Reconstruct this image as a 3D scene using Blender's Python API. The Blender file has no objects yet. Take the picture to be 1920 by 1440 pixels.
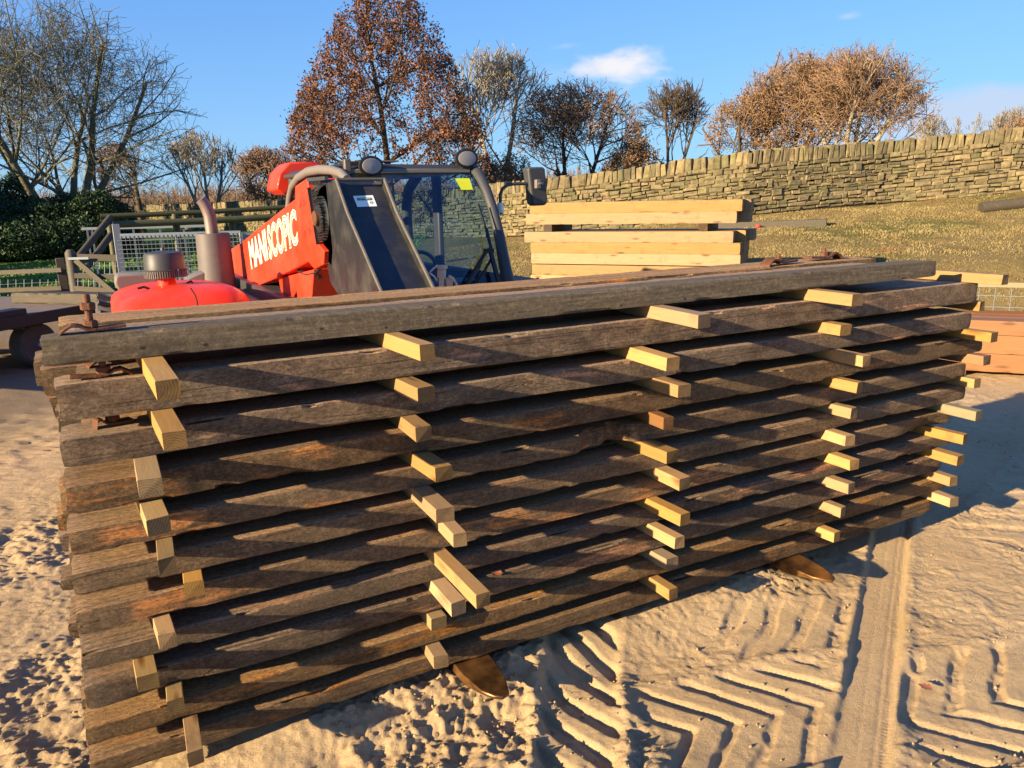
import bpy, math, random
import numpy as np
from mathutils import Vector, Matrix
S = bpy.context.scene
COL = S.collection
# ------------------------------------------------------------------ camera
F, CX, CY = 1450., 960., 720.
def _n(v):
    v = np.array(v, float); return v/np.linalg.norm(v)
_X = _n([2797, -408, F]); _Y = _n([-800, -330, F]); _Y = _n(_Y-_X*_Y.dot(_X)); _Z = _n(-np.cross(_X, _Y))
if _Z[1] > 0: _Z = -_Z
R = np.array([_X, _Y, _Z])
CAM = np.array([-0.13, -2.297, 1.7655])
cam_data = bpy.data.cameras.new('camera'); cam = bpy.data.objects.new('camera', cam_data); COL.objects.link(cam)
cam_data.sensor_width = 36; cam_data.lens = 36*F/1920; cam_data.clip_end = 3000; cam_data.clip_start = .02
M = Matrix.Identity(4)
for i in range(3):
    M[i][0] = R[i, 0]; M[i][1] = -R[i, 1]; M[i][2] = -R[i, 2]; M[i][3] = CAM[i]
cam.matrix_world = M
S.camera = cam
# ------------------------------------------------------------------ light
SUN = _n([1, .15, -.283])
EL = math.asin(-SUN[2]); ROT = math.atan2(-SUN[0], -SUN[1])
sd = bpy.data.lights.new('sun', 'SUN'); sd.energy = 5.0; sd.angle = math.radians(.5); sd.color = (1, .79, .50)
so = bpy.data.objects.new('sun', sd); COL.objects.link(so)
so.rotation_euler = Vector(SUN).to_track_quat('-Z', 'Y').to_euler()
W = bpy.data.worlds.new('World'); S.world = W; W.use_nodes = True
nt = W.node_tree; bg = nt.nodes['Background']
sky = nt.nodes.new('ShaderNodeTexSky'); sky.sky_type = 'NISHITA'; sky.sun_disc = False
sky.sun_elevation = EL; sky.sun_rotation = ROT; sky.altitude = 200; sky.air_density = 1.0; sky.dust_density = .15; sky.ozone_density = 2.0
bg.inputs['Strength'].default_value = .068
def WN(t, **k):
    n = nt.nodes.new(t)
    for a, b in k.items(): setattr(n, a, b)
    return n
tc = WN('ShaderNodeTexCoord')
def cloud(direction, radii, thr, scale, seed, upv=(0, 0, 1)):
    # soft cloud around one direction of the sky
    d = _n(direction); right = _n(np.cross(d, upv)); up = np.cross(right, d)
    def dot(v):
        n = WN('ShaderNodeVectorMath', operation='DOT_PRODUCT'); nt.links.new(tc.outputs['Generated'], n.inputs[0]); n.inputs[1].default_value = tuple(v); return n.outputs['Value']
    def m(op, a, b):
        n = WN('ShaderNodeMath', operation=op)
        for i, q in enumerate((a, b)):
            if isinstance(q, (int, float)): n.inputs[i].default_value = q
            else: nt.links.new(q, n.inputs[i])
        return n.outputs[0]
    a = m('DIVIDE', dot(right), radii[0]); b = m('DIVIDE', dot(up), radii[1])
    rr = m('SQRT', m('ADD', m('MULTIPLY', a, a), m('MULTIPLY', b, b)), 0)
    no = WN('ShaderNodeTexNoise'); no.inputs['Scale'].default_value = scale; no.inputs['Detail'].default_value = 7; no.inputs['Roughness'].default_value = .55
    mp = WN('ShaderNodeMapping'); mp.inputs['Location'].default_value = (seed, seed*2, 0); mp.inputs['Scale'].default_value = (1, 1, 2.2)
    nt.links.new(tc.outputs['Generated'], mp.inputs['Vector']); nt.links.new(mp.outputs[0], no.inputs['Vector'])
    v = m('SUBTRACT', m('ADD', m('MULTIPLY', no.outputs['Fac'], 2.1), thr), rr)
    front = m('GREATER_THAN', dot(d), 0)
    mr = WN('ShaderNodeMapRange', interpolation_type='SMOOTHSTEP'); nt.links.new(v, mr.inputs['Value']); mr.inputs['From Min'].default_value = 0; mr.inputs['From Max'].default_value = .55
    return m('MULTIPLY', mr.outputs[0], front)
def raydir(px, py): return _n(R @ np.array([px-CX, py-CY, F]))
last = None
hs = WN('ShaderNodeHueSaturation'); hs.inputs['Saturation'].default_value = 1.15; hs.inputs['Value'].default_value = 1.0
nt.links.new(sky.outputs[0], hs.inputs['Color'])
def vm(op, a, b):
    n = WN('ShaderNodeVectorMath', operation=op)
    for i, q in enumerate((a, b)):
        if isinstance(q, tuple): n.inputs[i].default_value = q
        else: nt.links.new(q, n.inputs[i])
    return n.outputs[0]
raw = hs.outputs[0]   # soft shoulder so that the low sky keeps its blue
last = vm('DIVIDE', vm('MULTIPLY', raw, (1.12, 1.48, 3.75)), vm('ADD', vm('MULTIPLY', raw, (.40, .254, .52)), (1, 1, 1)))
for d, rad, thr, sc, seed, op, colr in [
        (raydir(1165, 122), (.105, .036), -.28, 10, 3.1, .85, (5.4, 5.05, 4.95)),
        (raydir(1110, 130), (.14, .030), -.62, 8, 5.7, .42, (4.4, 4.5, 4.9)),
        (raydir(1060, 85), (.05, .012), -.55, 9, 1.7, .25, (4.4, 4.4, 4.8)),
        (raydir(1590, 32), (.03, .010), -.5, 9, 8.7, .3, (4.4, 4.4, 4.8)),
        (raydir(1950, 208), (.28, .030), -.05, 6, 9.3, .7, (3.4, 3.7, 4.6))]:
    c = cloud(d, rad, thr, sc, seed)
    mm = WN('ShaderNodeMath', operation='MULTIPLY'); nt.links.new(c, mm.inputs[0]); mm.inputs[1].default_value = op
    mx = WN('ShaderNodeMix', data_type='RGBA'); nt.links.new(mm.outputs[0], mx.inputs[0]); nt.links.new(last, mx.inputs[6]); mx.inputs[7].default_value = (*colr, 1)
    last = mx.outputs[2]
nt.links.new(last, bg.inputs['Color'])
S.view_settings.view_transform = 'Standard'; S.view_settings.look = 'None'; S.view_settings.exposure = 1.5; S.view_settings.gamma = 1
# ------------------------------------------------------------------ geometry of the view (where things stand)
def ray(px, py): return R @ np.array([px-CX, py-CY, F])
def PZ(px, py, z): r = ray(px, py); return CAM+r*(z-CAM[2])/r[2]
def PY(px, py, y): r = ray(px, py); return CAM+r*(y-CAM[1])/r[1]
def PX(px, py, x): r = ray(px, py); return CAM+r*(x-CAM[0])/r[0]
def PD(px, py, d): return CAM+ray(px, py)*d/F
FWD = _n([R[0, 2], R[1, 2], 0]); RGT = np.array([FWD[1], -FWD[0], 0])
def us(x, y): return (x-CAM[0])*RGT[0]+(y-CAM[1])*RGT[1], (x-CAM[0])*FWD[0]+(y-CAM[1])*FWD[1]
def xy(u, s): return CAM[0]+u*RGT[0]+s*FWD[0], CAM[1]+u*RGT[1]+s*FWD[1]
# ------------------------------------------------------------------ numpy noise
def _h(ix, iy, iz, seed):
    n = (ix*374761393+iy*668265263+iz*2147483647+seed*1274126177) & 0xFFFFFFFF
    n = ((n ^ (n >> 13))*1274126177) & 0xFFFFFFFF
    n = n ^ (n >> 16)
    return (n & 0xFFFFFF)/float(0xFFFFFF)
def vn(x, y, z=0., seed=0):
    x, y, z = np.broadcast_arrays(np.asarray(x, float), np.asarray(y, float), np.asarray(z, float))
    i, j, k = np.floor(x).astype(np.int64), np.floor(y).astype(np.int64), np.floor(z).astype(np.int64)
    f, g, h = x-i, y-j, z-k; f = f*f*(3-2*f); g = g*g*(3-2*g); h = h*h*(3-2*h)
    r = 0
    for a in (0, 1):
        for b in (0, 1):
            for c in (0, 1):
                r = r+_h(i+a, j+b, k+c, seed)*(f if a else 1-f)*(g if b else 1-g)*(h if c else 1-h)
    return r*2-1
def fbm(x, y, z=0., o=4, seed=0, gain=.5):
    r = 0; a = 1; t = 0
    for q in range(o):
        r = r+a*vn(np.asarray(x)*2**q+q*7.3, np.asarray(y)*2**q+q*3.1, np.asarray(z)*2**q, seed+q); t += a; a *= gain
    return r/t
def sst(a, b, x): t = np.clip((x-a)/(b-a), 0, 1); return t*t*(3-2*t)
# ------------------------------------------------------------------ materials
class MT:
    def __init__(s, name, rough=.8, metal=0., spec=.3):
        s.m = bpy.data.materials.new(name); s.m.use_nodes = True; s.t = s.m.node_tree; s.b = s.t.nodes['Principled BSDF']
        s.b.inputs['Roughness'].default_value = rough; s.b.inputs['Metallic'].default_value = metal; s.b.inputs['Specular IOR Level'].default_value = spec
        s.tc = None
    def N(s, t, **k):
        n = s.t.nodes.new(t)
        for a, b in k.items(): setattr(n, a, b)
        return n
    def L(s, a, b): s.t.links.new(a, b)
    def inp(s, n, i, v):
        if hasattr(v, 'links') or isinstance(v, bpy.types.NodeSocket): s.L(v, n.inputs[i])
        else: n.inputs[i].default_value = v
    def co(s, scale=(1, 1, 1), rot=(0, 0, 0), kind='Object'):
        if not s.tc: s.tc = s.N('ShaderNodeTexCoord')
        oi = s.N('ShaderNodeObjectInfo'); ad = s.N('ShaderNodeVectorMath', operation='MULTIPLY_ADD')
        s.L(oi.outputs['Random'], ad.inputs[0]); ad.inputs[1].default_value = (37, 23, 11); s.L(s.tc.outputs[kind], ad.inputs[2])
        mp = s.N('ShaderNodeMapping'); mp.inputs['Scale'].default_value = scale; mp.inputs['Rotation'].default_value = rot
        s.L(ad.outputs[0], mp.inputs['Vector']); return mp.outputs[0]
    def noise(s, vec, scale=1, detail=6, rough=.6, dist=0):
        n = s.N('ShaderNodeTexNoise'); s.L(vec, n.inputs['Vector']); n.inputs['Scale'].default_value = scale; n.inputs['Detail'].default_value = detail
        n.inputs['Roughness'].default_value = rough; n.inputs['Distortion'].default_value = dist; return n.outputs['Fac']
    def vor(s, vec, scale=1, feature='F1', out='Distance'):
        n = s.N('ShaderNodeTexVoronoi', feature=feature); s.L(vec, n.inputs['Vector']); n.inputs['Scale'].default_value = scale; return n.outputs[out]
    def ramp(s, v, stops, interp='LINEAR'):
        n = s.N('ShaderNodeValToRGB'); s.L(v, n.inputs[0]); n.color_ramp.interpolation = interp; e = n.color_ramp.elements
        while len(e) < len(stops): e.new(.5)
        for q, (p, c) in zip(e, stops):
            q.position = p; q.color = (*c, 1) if len(c) == 3 else c
        return n.outputs[0]
    def rng(s, v, a, b, c=0., d=1.):
        n = s.N('ShaderNodeMapRange'); s.L(v, n.inputs['Value'])
        for i, q in zip((1, 2, 3, 4), (a, b, c, d)): n.inputs[i].default_value = q
        return n.outputs[0]
    def mix(s, f, a, b, bt='MIX'):
        n = s.N('ShaderNodeMix', data_type='RGBA', blend_type=bt)
        for i, q in zip((0, 6, 7), (f, a, b)):
            if isinstance(q, tuple): n.inputs[i].default_value = (*q, 1) if len(q) == 3 else q
            elif isinstance(q, (int, float)): n.inputs[i].default_value = q
            else: s.L(q, n.inputs[i])
        return n.outputs[2]
    def math(s, op, a, b=0.):
        n = s.N('ShaderNodeMath', operation=op); s.inp(n, 0, a); s.inp(n, 1, b); return n.outputs[0]
    def bump(s, h, strength=.5, dist=.01, prev=None):
        n = s.N('ShaderNodeBump'); s.L(h, n.inputs['Height']); n.inputs['Strength'].default_value = strength; n.inputs['Distance'].default_value = dist
        if prev: s.L(prev, n.inputs['Normal'])
        s.L(n.outputs[0], s.b.inputs['Normal']); return n.outputs[0]
    def col(s, c):
        if isinstance(c, tuple): s.b.inputs['Base Color'].default_value = (*c, 1)
        else: s.L(c, s.b.inputs['Base Color'])
        return s
    def rnd(s, island=False):
        if island: return s.N('ShaderNodeNewGeometry').outputs['Random Per Island']
        return s.N('ShaderNodeObjectInfo').outputs['Random']
def simple(name, c, rough=.7, metal=0, spec=.4, var=.15, sc=8, bump=0.):
    m = MT(name, rough, metal, spec); n = m.noise(m.co(), sc, 5)
    m.col(m.mix(n, tuple(q*(1-var) for q in c), tuple(min(1, q*(1+var)) for q in c)))
    if bump: m.bump(n, bump, .01)
    return m.m
# dark weathered boards: long grain on X
def mk_old():
    m = MT('weathered_board', .85, 0, .25)
    g = m.noise(m.co((1.1, 26, 30)), 1.6, 8, .65, .4)
    g2 = m.noise(m.co((3, 90, 90)), 1.5, 4, .6)
    big = m.noise(m.co((.9, 5, 5)), 1.3, 5, .6)
    c = m.ramp(g, [(.25, (.040, .026, .015)), (.43, (.115, .078, .047)), (.58, (.19, .135, .085)), (.8, (.30, .225, .145))])
    c = m.mix(m.rng(g2, .35, .65, .0, .45), c, (.06, .044, .030))
    wv = m.noise(m.co((.35, 3, 3)), 2.2, 3, .5); c = m.mix(m.rng(wv, .4, .6, 0, .5), c, m.mix(g, (.075, .062, .048), (.20, .165, .12)))
    c = m.mix(m.rng(big, .45, .62, 0, .7), c, m.mix(g, (.042, .028, .018), (.125, .085, .055)))
    pal = m.noise(m.co((1.3, 9, 9)), 1.1, 6, .65, .5); c = m.mix(m.rng(pal, .56, .66, 0, .75), c, m.mix(g, (.17, .125, .08), (.40, .31, .20)))
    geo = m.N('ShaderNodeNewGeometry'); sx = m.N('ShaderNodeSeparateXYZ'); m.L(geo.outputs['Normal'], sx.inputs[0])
    # tops bleached and painted paler still to read as sunlit, other faces darker
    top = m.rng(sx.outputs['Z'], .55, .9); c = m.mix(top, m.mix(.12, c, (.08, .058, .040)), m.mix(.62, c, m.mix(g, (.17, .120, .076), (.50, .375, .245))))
    # sawn edge faces: no long grain, a gritty isotropic surface with faint saw strokes
    iso = m.noise(m.co((7, 12, 12)), 1.5, 9, .72); fine_ = m.noise(m.co((60, 70, 70)), 2, 4, .75); tone = m.noise(m.co((1.2, 4, 4)), 1.6, 4)
    ef = m.ramp(iso, [(.30, (.030, .022, .015)), (.46, (.095, .069, .045)), (.56, (.155, .115, .074)), (.72, (.27, .205, .13))]); ef = m.mix(m.rng(fine_, .40, .60, .5, 0), ef, (.02, .014, .01)); ef = m.mix(m.rng(tone, .4, .62, 0, .55), ef, (.15, .125, .09))
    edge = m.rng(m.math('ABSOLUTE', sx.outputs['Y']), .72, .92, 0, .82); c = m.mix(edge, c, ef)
    pt = m.rng(geo.outputs['Pointiness'], .515, .56, 0, .55); c = m.mix(pt, c, m.mix(g2, (.22, .145, .08), (.42, .29, .16)))
    rot = m.noise(m.co((1.0, 7, 5)), 1.9, 6, .65, .3)
    rm = m.math('MULTIPLY', m.rng(rot, .57, .64), m.rng(g, .40, .55))
    c = m.mix(rm, c, m.mix(g2, (.30, .12, .04), (.55, .30, .13)))
    gr2 = m.noise(m.co((40, 70, 70)), 1.7, 6, .8); c = m.mix(m.rng(gr2, .40, .56, .6, 0), c, (.022, .015, .010)); c = m.mix(m.rng(gr2, .60, .68, 0, .28), c, (.36, .29, .20))
    oi = m.rnd(); hs = m.N('ShaderNodeHueSaturation'); m.L(m.mix(1., c, (1.08, .92, .75), 'MULTIPLY'), hs.inputs['Color']); m.L(m.rng(oi, 0, 1, .95, 1.75), hs.inputs['Value']); m.L(m.rng(m.math('FRACT', m.math('MULTIPLY', oi, 7.7)), 0, 1, .85, 1.2), hs.inputs['Saturation'])
    m.col(hs.outputs[0])
    grit = m.noise(m.co((45, 60, 60)), 1.6, 8, .8); p = m.bump(g2, .8, .004); p = m.bump(grit, 1., .007, p)
    ck = m.noise(m.co((.8, 40, 22)), 1.2, 3, .5, .6); m.bump(m.rng(ck, .40, .44), .8, .006, p)
    return m.m
def mk_saw(name='sawn_grey_board'):
    m = MT(name, .85, 0, .25)
    g = m.noise(m.co((1.5, 26, 26)), 1.6, 8, .65, .4); g2 = m.noise(m.co((3, 90, 90)), 1.5, 4, .6)
    c = m.ramp(g, [(.25, (.10, .075, .045)), (.5, (.19, .15, .095)), (.8, (.30, .24, .16))])
    w = m.N('ShaderNodeTexWave', wave_type='BANDS', bands_direction='X'); m.L(m.co((1, 1, .55), (0, .5, 0)), w.inputs['Vector']); w.inputs['Scale'].default_value = 9; w.inputs['Distortion'].default_value = 3.5; w.inputs['Detail'].default_value = 3; w.inputs['Detail Scale'].default_value = 2.
    gr = m.noise(m.co((2, 2, 4)), 1.2, 4)
    lines = m.math('MULTIPLY', m.rng(w.outputs['Fac'], .93, .995), m.rng(gr, .42, .55))
    c = m.mix(m.rng(g2, .38, .62, 0, .5), c, (.06, .047, .036)); c = m.mix(m.math('MULTIPLY', lines, .17), c, (.36, .32, .25))
    gt = m.noise(m.co((28, 45, 45)), 1.8, 8, .8); iso = m.noise(m.co((6, 12, 12)), 1.5, 8, .7)
    c = m.mix(m.rng(gt, .40, .58, .6, 0), c, (.045, .033, .022)); c = m.mix(m.rng(gt, .58, .68, 0, .5), c, (.40, .34, .25)); c = m.mix(m.rng(iso, .50, .62, 0, .5), c, (.11, .085, .055))
    nl = m.vor(m.co((1, 1.6, 1.6)), 9); c = m.mix(m.rng(nl, .05, .09, .85, 0), c, (.02, .014, .01))
    m.col(c); p = m.bump(g2, .5, .003); m.bump(gt, 1., .007, p); return m.m
def mk_batten(name, a, b, axis='Y', dark=(.30, .17, .06)):
    m = MT(name, .65, 0, .3)
    sc = (22, 1.2, 22) if axis == 'Y' else (1.2, 22, 22)
    g = m.noise(m.co(sc), 2.0, 7, .6, 1.0); f = m.noise(m.co(tuple(q*4 for q in sc)), 2, 3, .6)
    c = m.mix(g, a, b); c = m.mix(m.rng(f, .5, .75, 0, .35), c, dark)
    kn = m.vor(m.co((5, .8, 3) if axis == 'Y' else (.8, 5, 3)), 3.5); c = m.mix(m.rng(kn, .08, .22, .9, 0), c, (.13, .055, .018))
    geo = m.N('ShaderNodeNewGeometry'); sx = m.N('ShaderNodeSeparateXYZ'); tcn = m.N('ShaderNodeTexCoord'); m.L(tcn.outputs['Normal'], sx.inputs[0])
    en = m.rng(m.math('ABSOLUTE', sx.outputs[axis]), .8, .95)
    rings = m.N('ShaderNodeTexWave', wave_type='RINGS', rings_direction='SPHERICAL'); mp = m.N('ShaderNodeMapping'); oi = m.N('ShaderNodeObjectInfo')
    off = m.N('ShaderNodeVectorMath', operation='MULTIPLY_ADD'); m.L(oi.outputs['Random'], off.inputs[0]); off.inputs[1].default_value = (.09, 0, -.12); m.L(tcn.outputs['Object'], off.inputs[2])
    mp.inputs['Location'].default_value = (-.03, 0, .06); m.L(off.outputs[0], mp.inputs['Vector'])
    mp.inputs['Scale'].default_value = (1, .0, 1) if axis == 'Y' else (0, 1, 1); m.L(mp.outputs[0], rings.inputs['Vector']); rings.inputs['Scale'].default_value = 44; rings.inputs['Distortion'].default_value = 2.2; rings.inputs['Detail'].default_value = 3
    er = m.noise(m.co((1, 1, 1)), 30, 6, .7); rf = m.math('ADD', m.math('MULTIPLY', rings.outputs['Fac'], .45), m.math('MULTIPLY', er, .6)); c = m.mix(en, c, m.mix(rf, tuple(q*.16 for q in a), tuple(q*.52 for q in b)))
    st = m.noise(m.co((3, 3, 3)), 2.5, 6, .7); c = m.mix(m.rng(st, .54, .70, 0, .5), c, (.16, .105, .055)); sc2 = m.noise(m.co(tuple(q*2 for q in sc)), 1.5, 6, .7); c = m.mix(m.rng(sc2, .35, .6, .35, 0), c, dark)
    hs = m.N('ShaderNodeHueSaturation'); m.L(c, hs.inputs['Color']); m.L(m.rng(m.rnd(), 0, 1, .68, 1.12), hs.inputs['Value']); m.L(m.rng(m.math('FRACT', m.math('MULTIPLY', m.rnd(), 9.1)), 0, 1, .85, 1.15), hs.inputs['Saturation']); m.col(hs.outputs[0])
    m.bump(m.noise(m.co(tuple(q*5 for q in sc)), 2, 4, .7), .5, .0012); return m.m
def mk_sand():
    m = MT('sand', .92, 0, .15)
    v = m.co(); a = m.noise(v, 1.3, 5); b = m.noise(v, 60, 6, .8); c = m.noise(v, 9, 5, .65)
    c1 = m.mix(m.rng(a, .35, .65), (.50, .352, .188), (.61, .443, .252)); c1 = m.mix(m.rng(b, .3, .7, 0, .55), c1, (.38, .26, .135))
    c1 = m.mix(m.rng(c, .60, .78, 0, .45), c1, (.27, .195, .13))
    sp = m.vor(v, 55); sp2 = m.noise(v, 6, 4); c1 = m.mix(m.math('MULTIPLY', m.rng(sp, .05, .09, 1, 0), m.rng(sp2, .55, .6)), c1, (.06, .04, .025))
    far = m.N('ShaderNodeAttribute', attribute_name='mud', attribute_type='GEOMETRY').outputs['Fac']
    c1 = m.mix(far, c1, m.mix(c, (.10, .075, .05), (.20, .15, .10)))
    m.col(c1); p = m.bump(b, .9, .012); m.bump(m.noise(v, 200, 4, .75), .7, .004, p); return m.m
def mk_grass_ground():
    m = MT('grass_ground', .95, 0, .1); v = m.co(); a = m.noise(v, .45, 5, .6); b = m.noise(v, 9, 6, .75)
    dry = m.mix(b, (.17, .12, .045), (.29, .21, .085)); dry = m.mix(m.rng(a, .5, .66), dry, (.12, .12, .03))
    dry = m.mix(m.rng(m.noise(v, .9, 5, .6), .60, .70, 0, .8), dry, (.17, .085, .035))
    gr = m.mix(b, (.045, .085, .018), (.10, .17, .035))
    at = m.N('ShaderNodeAttribute', attribute_name='green', attribute_type='GEOMETRY').outputs['Fac']
    m.col(m.mix(at, dry, gr)); m.bump(b, 1, .06); return m.m
def mk_island(name, cols, rough=.8, tex=0., sc=20, bump=0., trans=0.):
    m = MT(name, rough, 0, .25); r = m.rnd(True)
    n = len(cols); c = m.ramp(r, [(i/max(1, n-1), q) for i, q in enumerate(cols)])
    if tex:
        no = m.noise(m.co(), sc, 5, .65); c = m.mix(m.rng(no, .3, .7, 0, tex), c, (.03, .025, .015))
        if bump: m.bump(no, bump, .02)
    m.col(c)
    return m
def mk_bark(name, a, b): 
    m = MT(name, .9, 0, .15); g = m.noise(m.co((1, 1, .35)), 7, 5, .65); m.col(m.mix(m.rng(g, .3, .7), a, b)); return m.m
MAT = {}
MAT['old'] = mk_old(); MAT['saw'] = mk_saw()
MAT['batten'] = mk_batten('pale_batten', (.37, .205, .080), (.48, .30, .125))
MAT['batten_dull'] = mk_batten('dull_batten', (.30, .205, .10), (.42, .30, .15))
MAT['batten_brown'] = mk_batten('brown_batten', (.20, .09, .035), (.31, .15, .06))
MAT['batten_green'] = mk_batten('greenish_batten', (.17, .16, .085), (.28, .255, .14))
MAT['sleeper'] = mk_batten('new_sleeper', (.39, .225, .088), (.50, .31, .135), 'X')
MAT['sleeper_red'] = mk_batten('stained_sleeper', (.25, .085, .020), (.36, .145, .038), 'X')
MAT['darkwood'] = mk_batten('dark_bearer', (.05, .03, .018), (.10, .06, .03), 'Y')
MAT['greywood'] = mk_batten('grey_timber', (.065, .052, .034), (.13, .105, .07), 'X', (.03, .024, .016))
MAT['mosswood'] = mk_batten('mossy_timber', (.05, .055, .02), (.10, .095, .04), 'X', (.05, .05, .02))
MAT['mosspost'] = mk_batten('mossy_post', (.09, .09, .03), (.17, .15, .06), 'Y', (.05, .05, .02))
MAT['sand'] = mk_sand(); MAT['gground'] = mk_grass_ground()
MAT['rust'] = simple('rusty_iron', (.13, .055, .028), .75, .3, .3, .5, 40, .6)
def mk_fork():
    m = MT('worn_fork_steel', .32, .7, .5); n = m.noise(m.co(), 9, 5); m.col(m.mix(m.rng(n, .4, .6), (.10, .05, .02), (.30, .15, .05)))
    sp = m.vor(m.co(), 90); m.bump(n, .3, .004); return m.m
MAT['fork'] = mk_fork()
def paint(name, c, rough=.35, dust=.25):
    m = MT(name, rough, 0, .3); n = m.noise(m.co(), 3, 6, .6); f = m.noise(m.co(), 25, 4)
    m.col(m.mix(m.math('MULTIPLY', m.rng(n, .4, .7), dust), c, (.35, .28, .2))); m.L(m.rng(f, .3, .7, rough, rough+.25), m.b.inputs['Roughness'])
    m.b.inputs['Coat Weight'].default_value = .10; m.b.inputs['Coat Roughness'].default_value = .1; return m.m
MAT['red'] = paint('red_paint', (.70, .030, .006), .40, .12)
def mk_black():
    m = MT('worn_black_steel', .42, .0, .5); n = m.noise(m.co((1, 1, 1)), 5, 7, .65); f = m.noise(m.co((30, 3, 3)), 1.5, 5)
    m.col(m.mix(m.rng(n, .45, .7, 0, .55), (.016, .017, .019), (.075, .066, .048))); m.L(m.rng(n, .3, .7, .32, .6), m.b.inputs['Roughness']); m.bump(n, .2, .01); return m.m
MAT['black'] = mk_black()
MAT['edge'] = simple('rubbed_steel_edge', (.13, .11, .085), .55, .3, .4, .4, 20)
MAT['greyp'] = simple('grey_plastic', (.16, .14, .122), .6, 0, .35, .12, 6)
MAT['dgrey'] = simple('dark_grey_plastic', (.045, .044, .045), .5, 0, .45, .25, 8)
MAT['blackp'] = simple('black_rubber', (.012, .012, .013), .55, 0, .4, .2, 8)
MAT['tyre'] = simple('tyre_rubber', (.075, .068, .060), .8, 0, .3, .35, 10, .3)
MAT['rim'] = simple('rim_steel', (.22, .23, .24), .5, .6, .5, .3, 12)
MAT['galv'] = simple('galvanised_steel', (.20, .225, .245), .5, .35, .5, .15, 14)
MAT['alu'] = simple('muffler_steel', (.115, .098, .092), .6, .05, .5, .22, 14, .1)
MAT['pipe'] = simple('heated_exhaust_steel', (.23, .175, .15), .5, .45, .5, .35, 9, .1)
MAT['beige'] = simple('beige_plastic', (.62, .50, .38), .5, 0, .4, .1, 8)
MAT['white'] = simple('white_film', (.85, .82, .74), .45, 0, .4, .03, 8)
MAT['cream'] = simple('cream_lettering', (.90, .80, .60), .4, 0, .4, .03, 8)
MAT['greenink'] = simple('green_ink', (.05, .13, .09), .5)
MAT['yellow'] = simple('yellow_film', (.58, .62, .02), .5)
MAT['hubcap'] = simple('bluish_hub', (.26, .29, .33), .4, .5)
def mk_glass():
    m = MT('tinted_cab_glass', .02); m.t.nodes.remove(m.b)
    out = m.t.nodes['Material Output']; tr = m.N('ShaderNodeBsdfTransparent'); tr.inputs[0].default_value = (.52, .67, .74, 1); gl = m.N('ShaderNodeBsdfGlossy'); gl.inputs['Roughness'].default_value = .03; gl.inputs[0].default_value = (.55, .8, 1, 1)
    fr = m.N('ShaderNodeFresnel'); fr.inputs[0].default_value = 1.5; mx = m.N('ShaderNodeMixShader'); m.L(m.rng(fr.outputs[0], 0, 1, .03, 1.0), mx.inputs[0]); m.L(tr.outputs[0], mx.inputs[1]); m.L(gl.outputs[0], mx.inputs[2]); m.L(mx.outputs[0], out.inputs[0]); return m.m
MAT['glass'] = mk_glass()
def mk_lens():
    m = MT('ribbed_lamp_lens', .12, .0, .8); w = m.N('ShaderNodeTexWave', bands_direction='Z'); m.L(m.co(), w.inputs['Vector']); w.inputs['Scale'].default_value = 40; m.col(m.mix(w.outputs['Fac'], (.24, .22, .20), (.42, .39, .36))); m.bump(w.outputs['Fac'], .5, .004); return m.m
MAT['lens'] = mk_lens()
MAT['mirrorglass'] = simple('mirror_glass', (.8, .8, .8), .05, 1, .5, .01)
MAT['flatdeck'] = mk_batten('trailer_deck_boards', (.22, .16, .11), (.36, .27, .19), 'X')
_st = mk_island('wall_stone', [(.17, .135, .07), (.27, .21, .11), (.21, .175, .09), (.35, .26, .13), (.16, .15, .07), (.31, .24, .125), (.24, .185, .10), (.15, .125, .075), (.26, .22, .10)], .9, .65, 9, .6); MAT['stone'] = _st.m
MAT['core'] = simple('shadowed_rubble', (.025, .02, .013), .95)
MAT['beech'] = mk_island('dry_beech_leaf', [(.07, .025, .013), (.15, .058, .026), (.24, .10, .042), (.11, .04, .02), (.32, .15, .07)], .6).m
MAT['oakleaf'] = mk_island('dry_oak_leaf', [(.20, .115, .05), (.30, .18, .08), (.15, .085, .04), (.36, .23, .11)], .7).m
MAT['everg'] = mk_island('evergreen_leaf', [(.010, .024, .007), (.018, .040, .010), (.035, .065, .016), (.012, .028, .008)], .5).m
def mk_blade():
    m = MT('dry_grass_blade', .8, 0, .25); r = m.rnd(True); c = m.ramp(r, [(0, (.27, .20, .08)), (.25, (.22, .17, .065)), (.5, (.35, .265, .115)), (.75, (.22, .17, .06)), (1, (.30, .22, .09))])
    tcn = m.N('ShaderNodeTexCoord').outputs['Object']; c = m.mix(m.rng(m.noise(tcn, .55, 5, .65), .50, .62, 0, .8), c, (.16, .14, .05)); c = m.mix(m.rng(m.noise(tcn, .8, 5, .65), .56, .66, 0, .75), c, (.20, .10, .04)); c = m.mix(m.rng(m.noise(tcn, 1.6, 4, .6), .35, .5, .5, 0), c, (.38, .30, .14)); return m.col(c).m
MAT['grassb'] = mk_blade()
MAT['grassg'] = mk_island('green_grass_blade', [(.06, .13, .02), (.10, .19, .03), (.14, .20, .045)], .8).m
MAT['bark1'] = mk_bark('grey_green_bark', (.075, .070, .040), (.20, .185, .125))
MAT['bark2'] = mk_bark('brown_bark', (.050, .036, .024), (.13, .095, .065))
MAT['bark3'] = mk_bark('pale_bark', (.17, .14, .095), (.34, .29, .21))
MAT['bark4'] = mk_bark('russet_twigs', (.16, .095, .055), (.30, .19, .11))
MAT['leaf'] = simple('dead_leaf', (.35, .13, .06), .6)
MAT['redpl'] = simple('red_plastic', (.7, .06, .04), .5)
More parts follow.
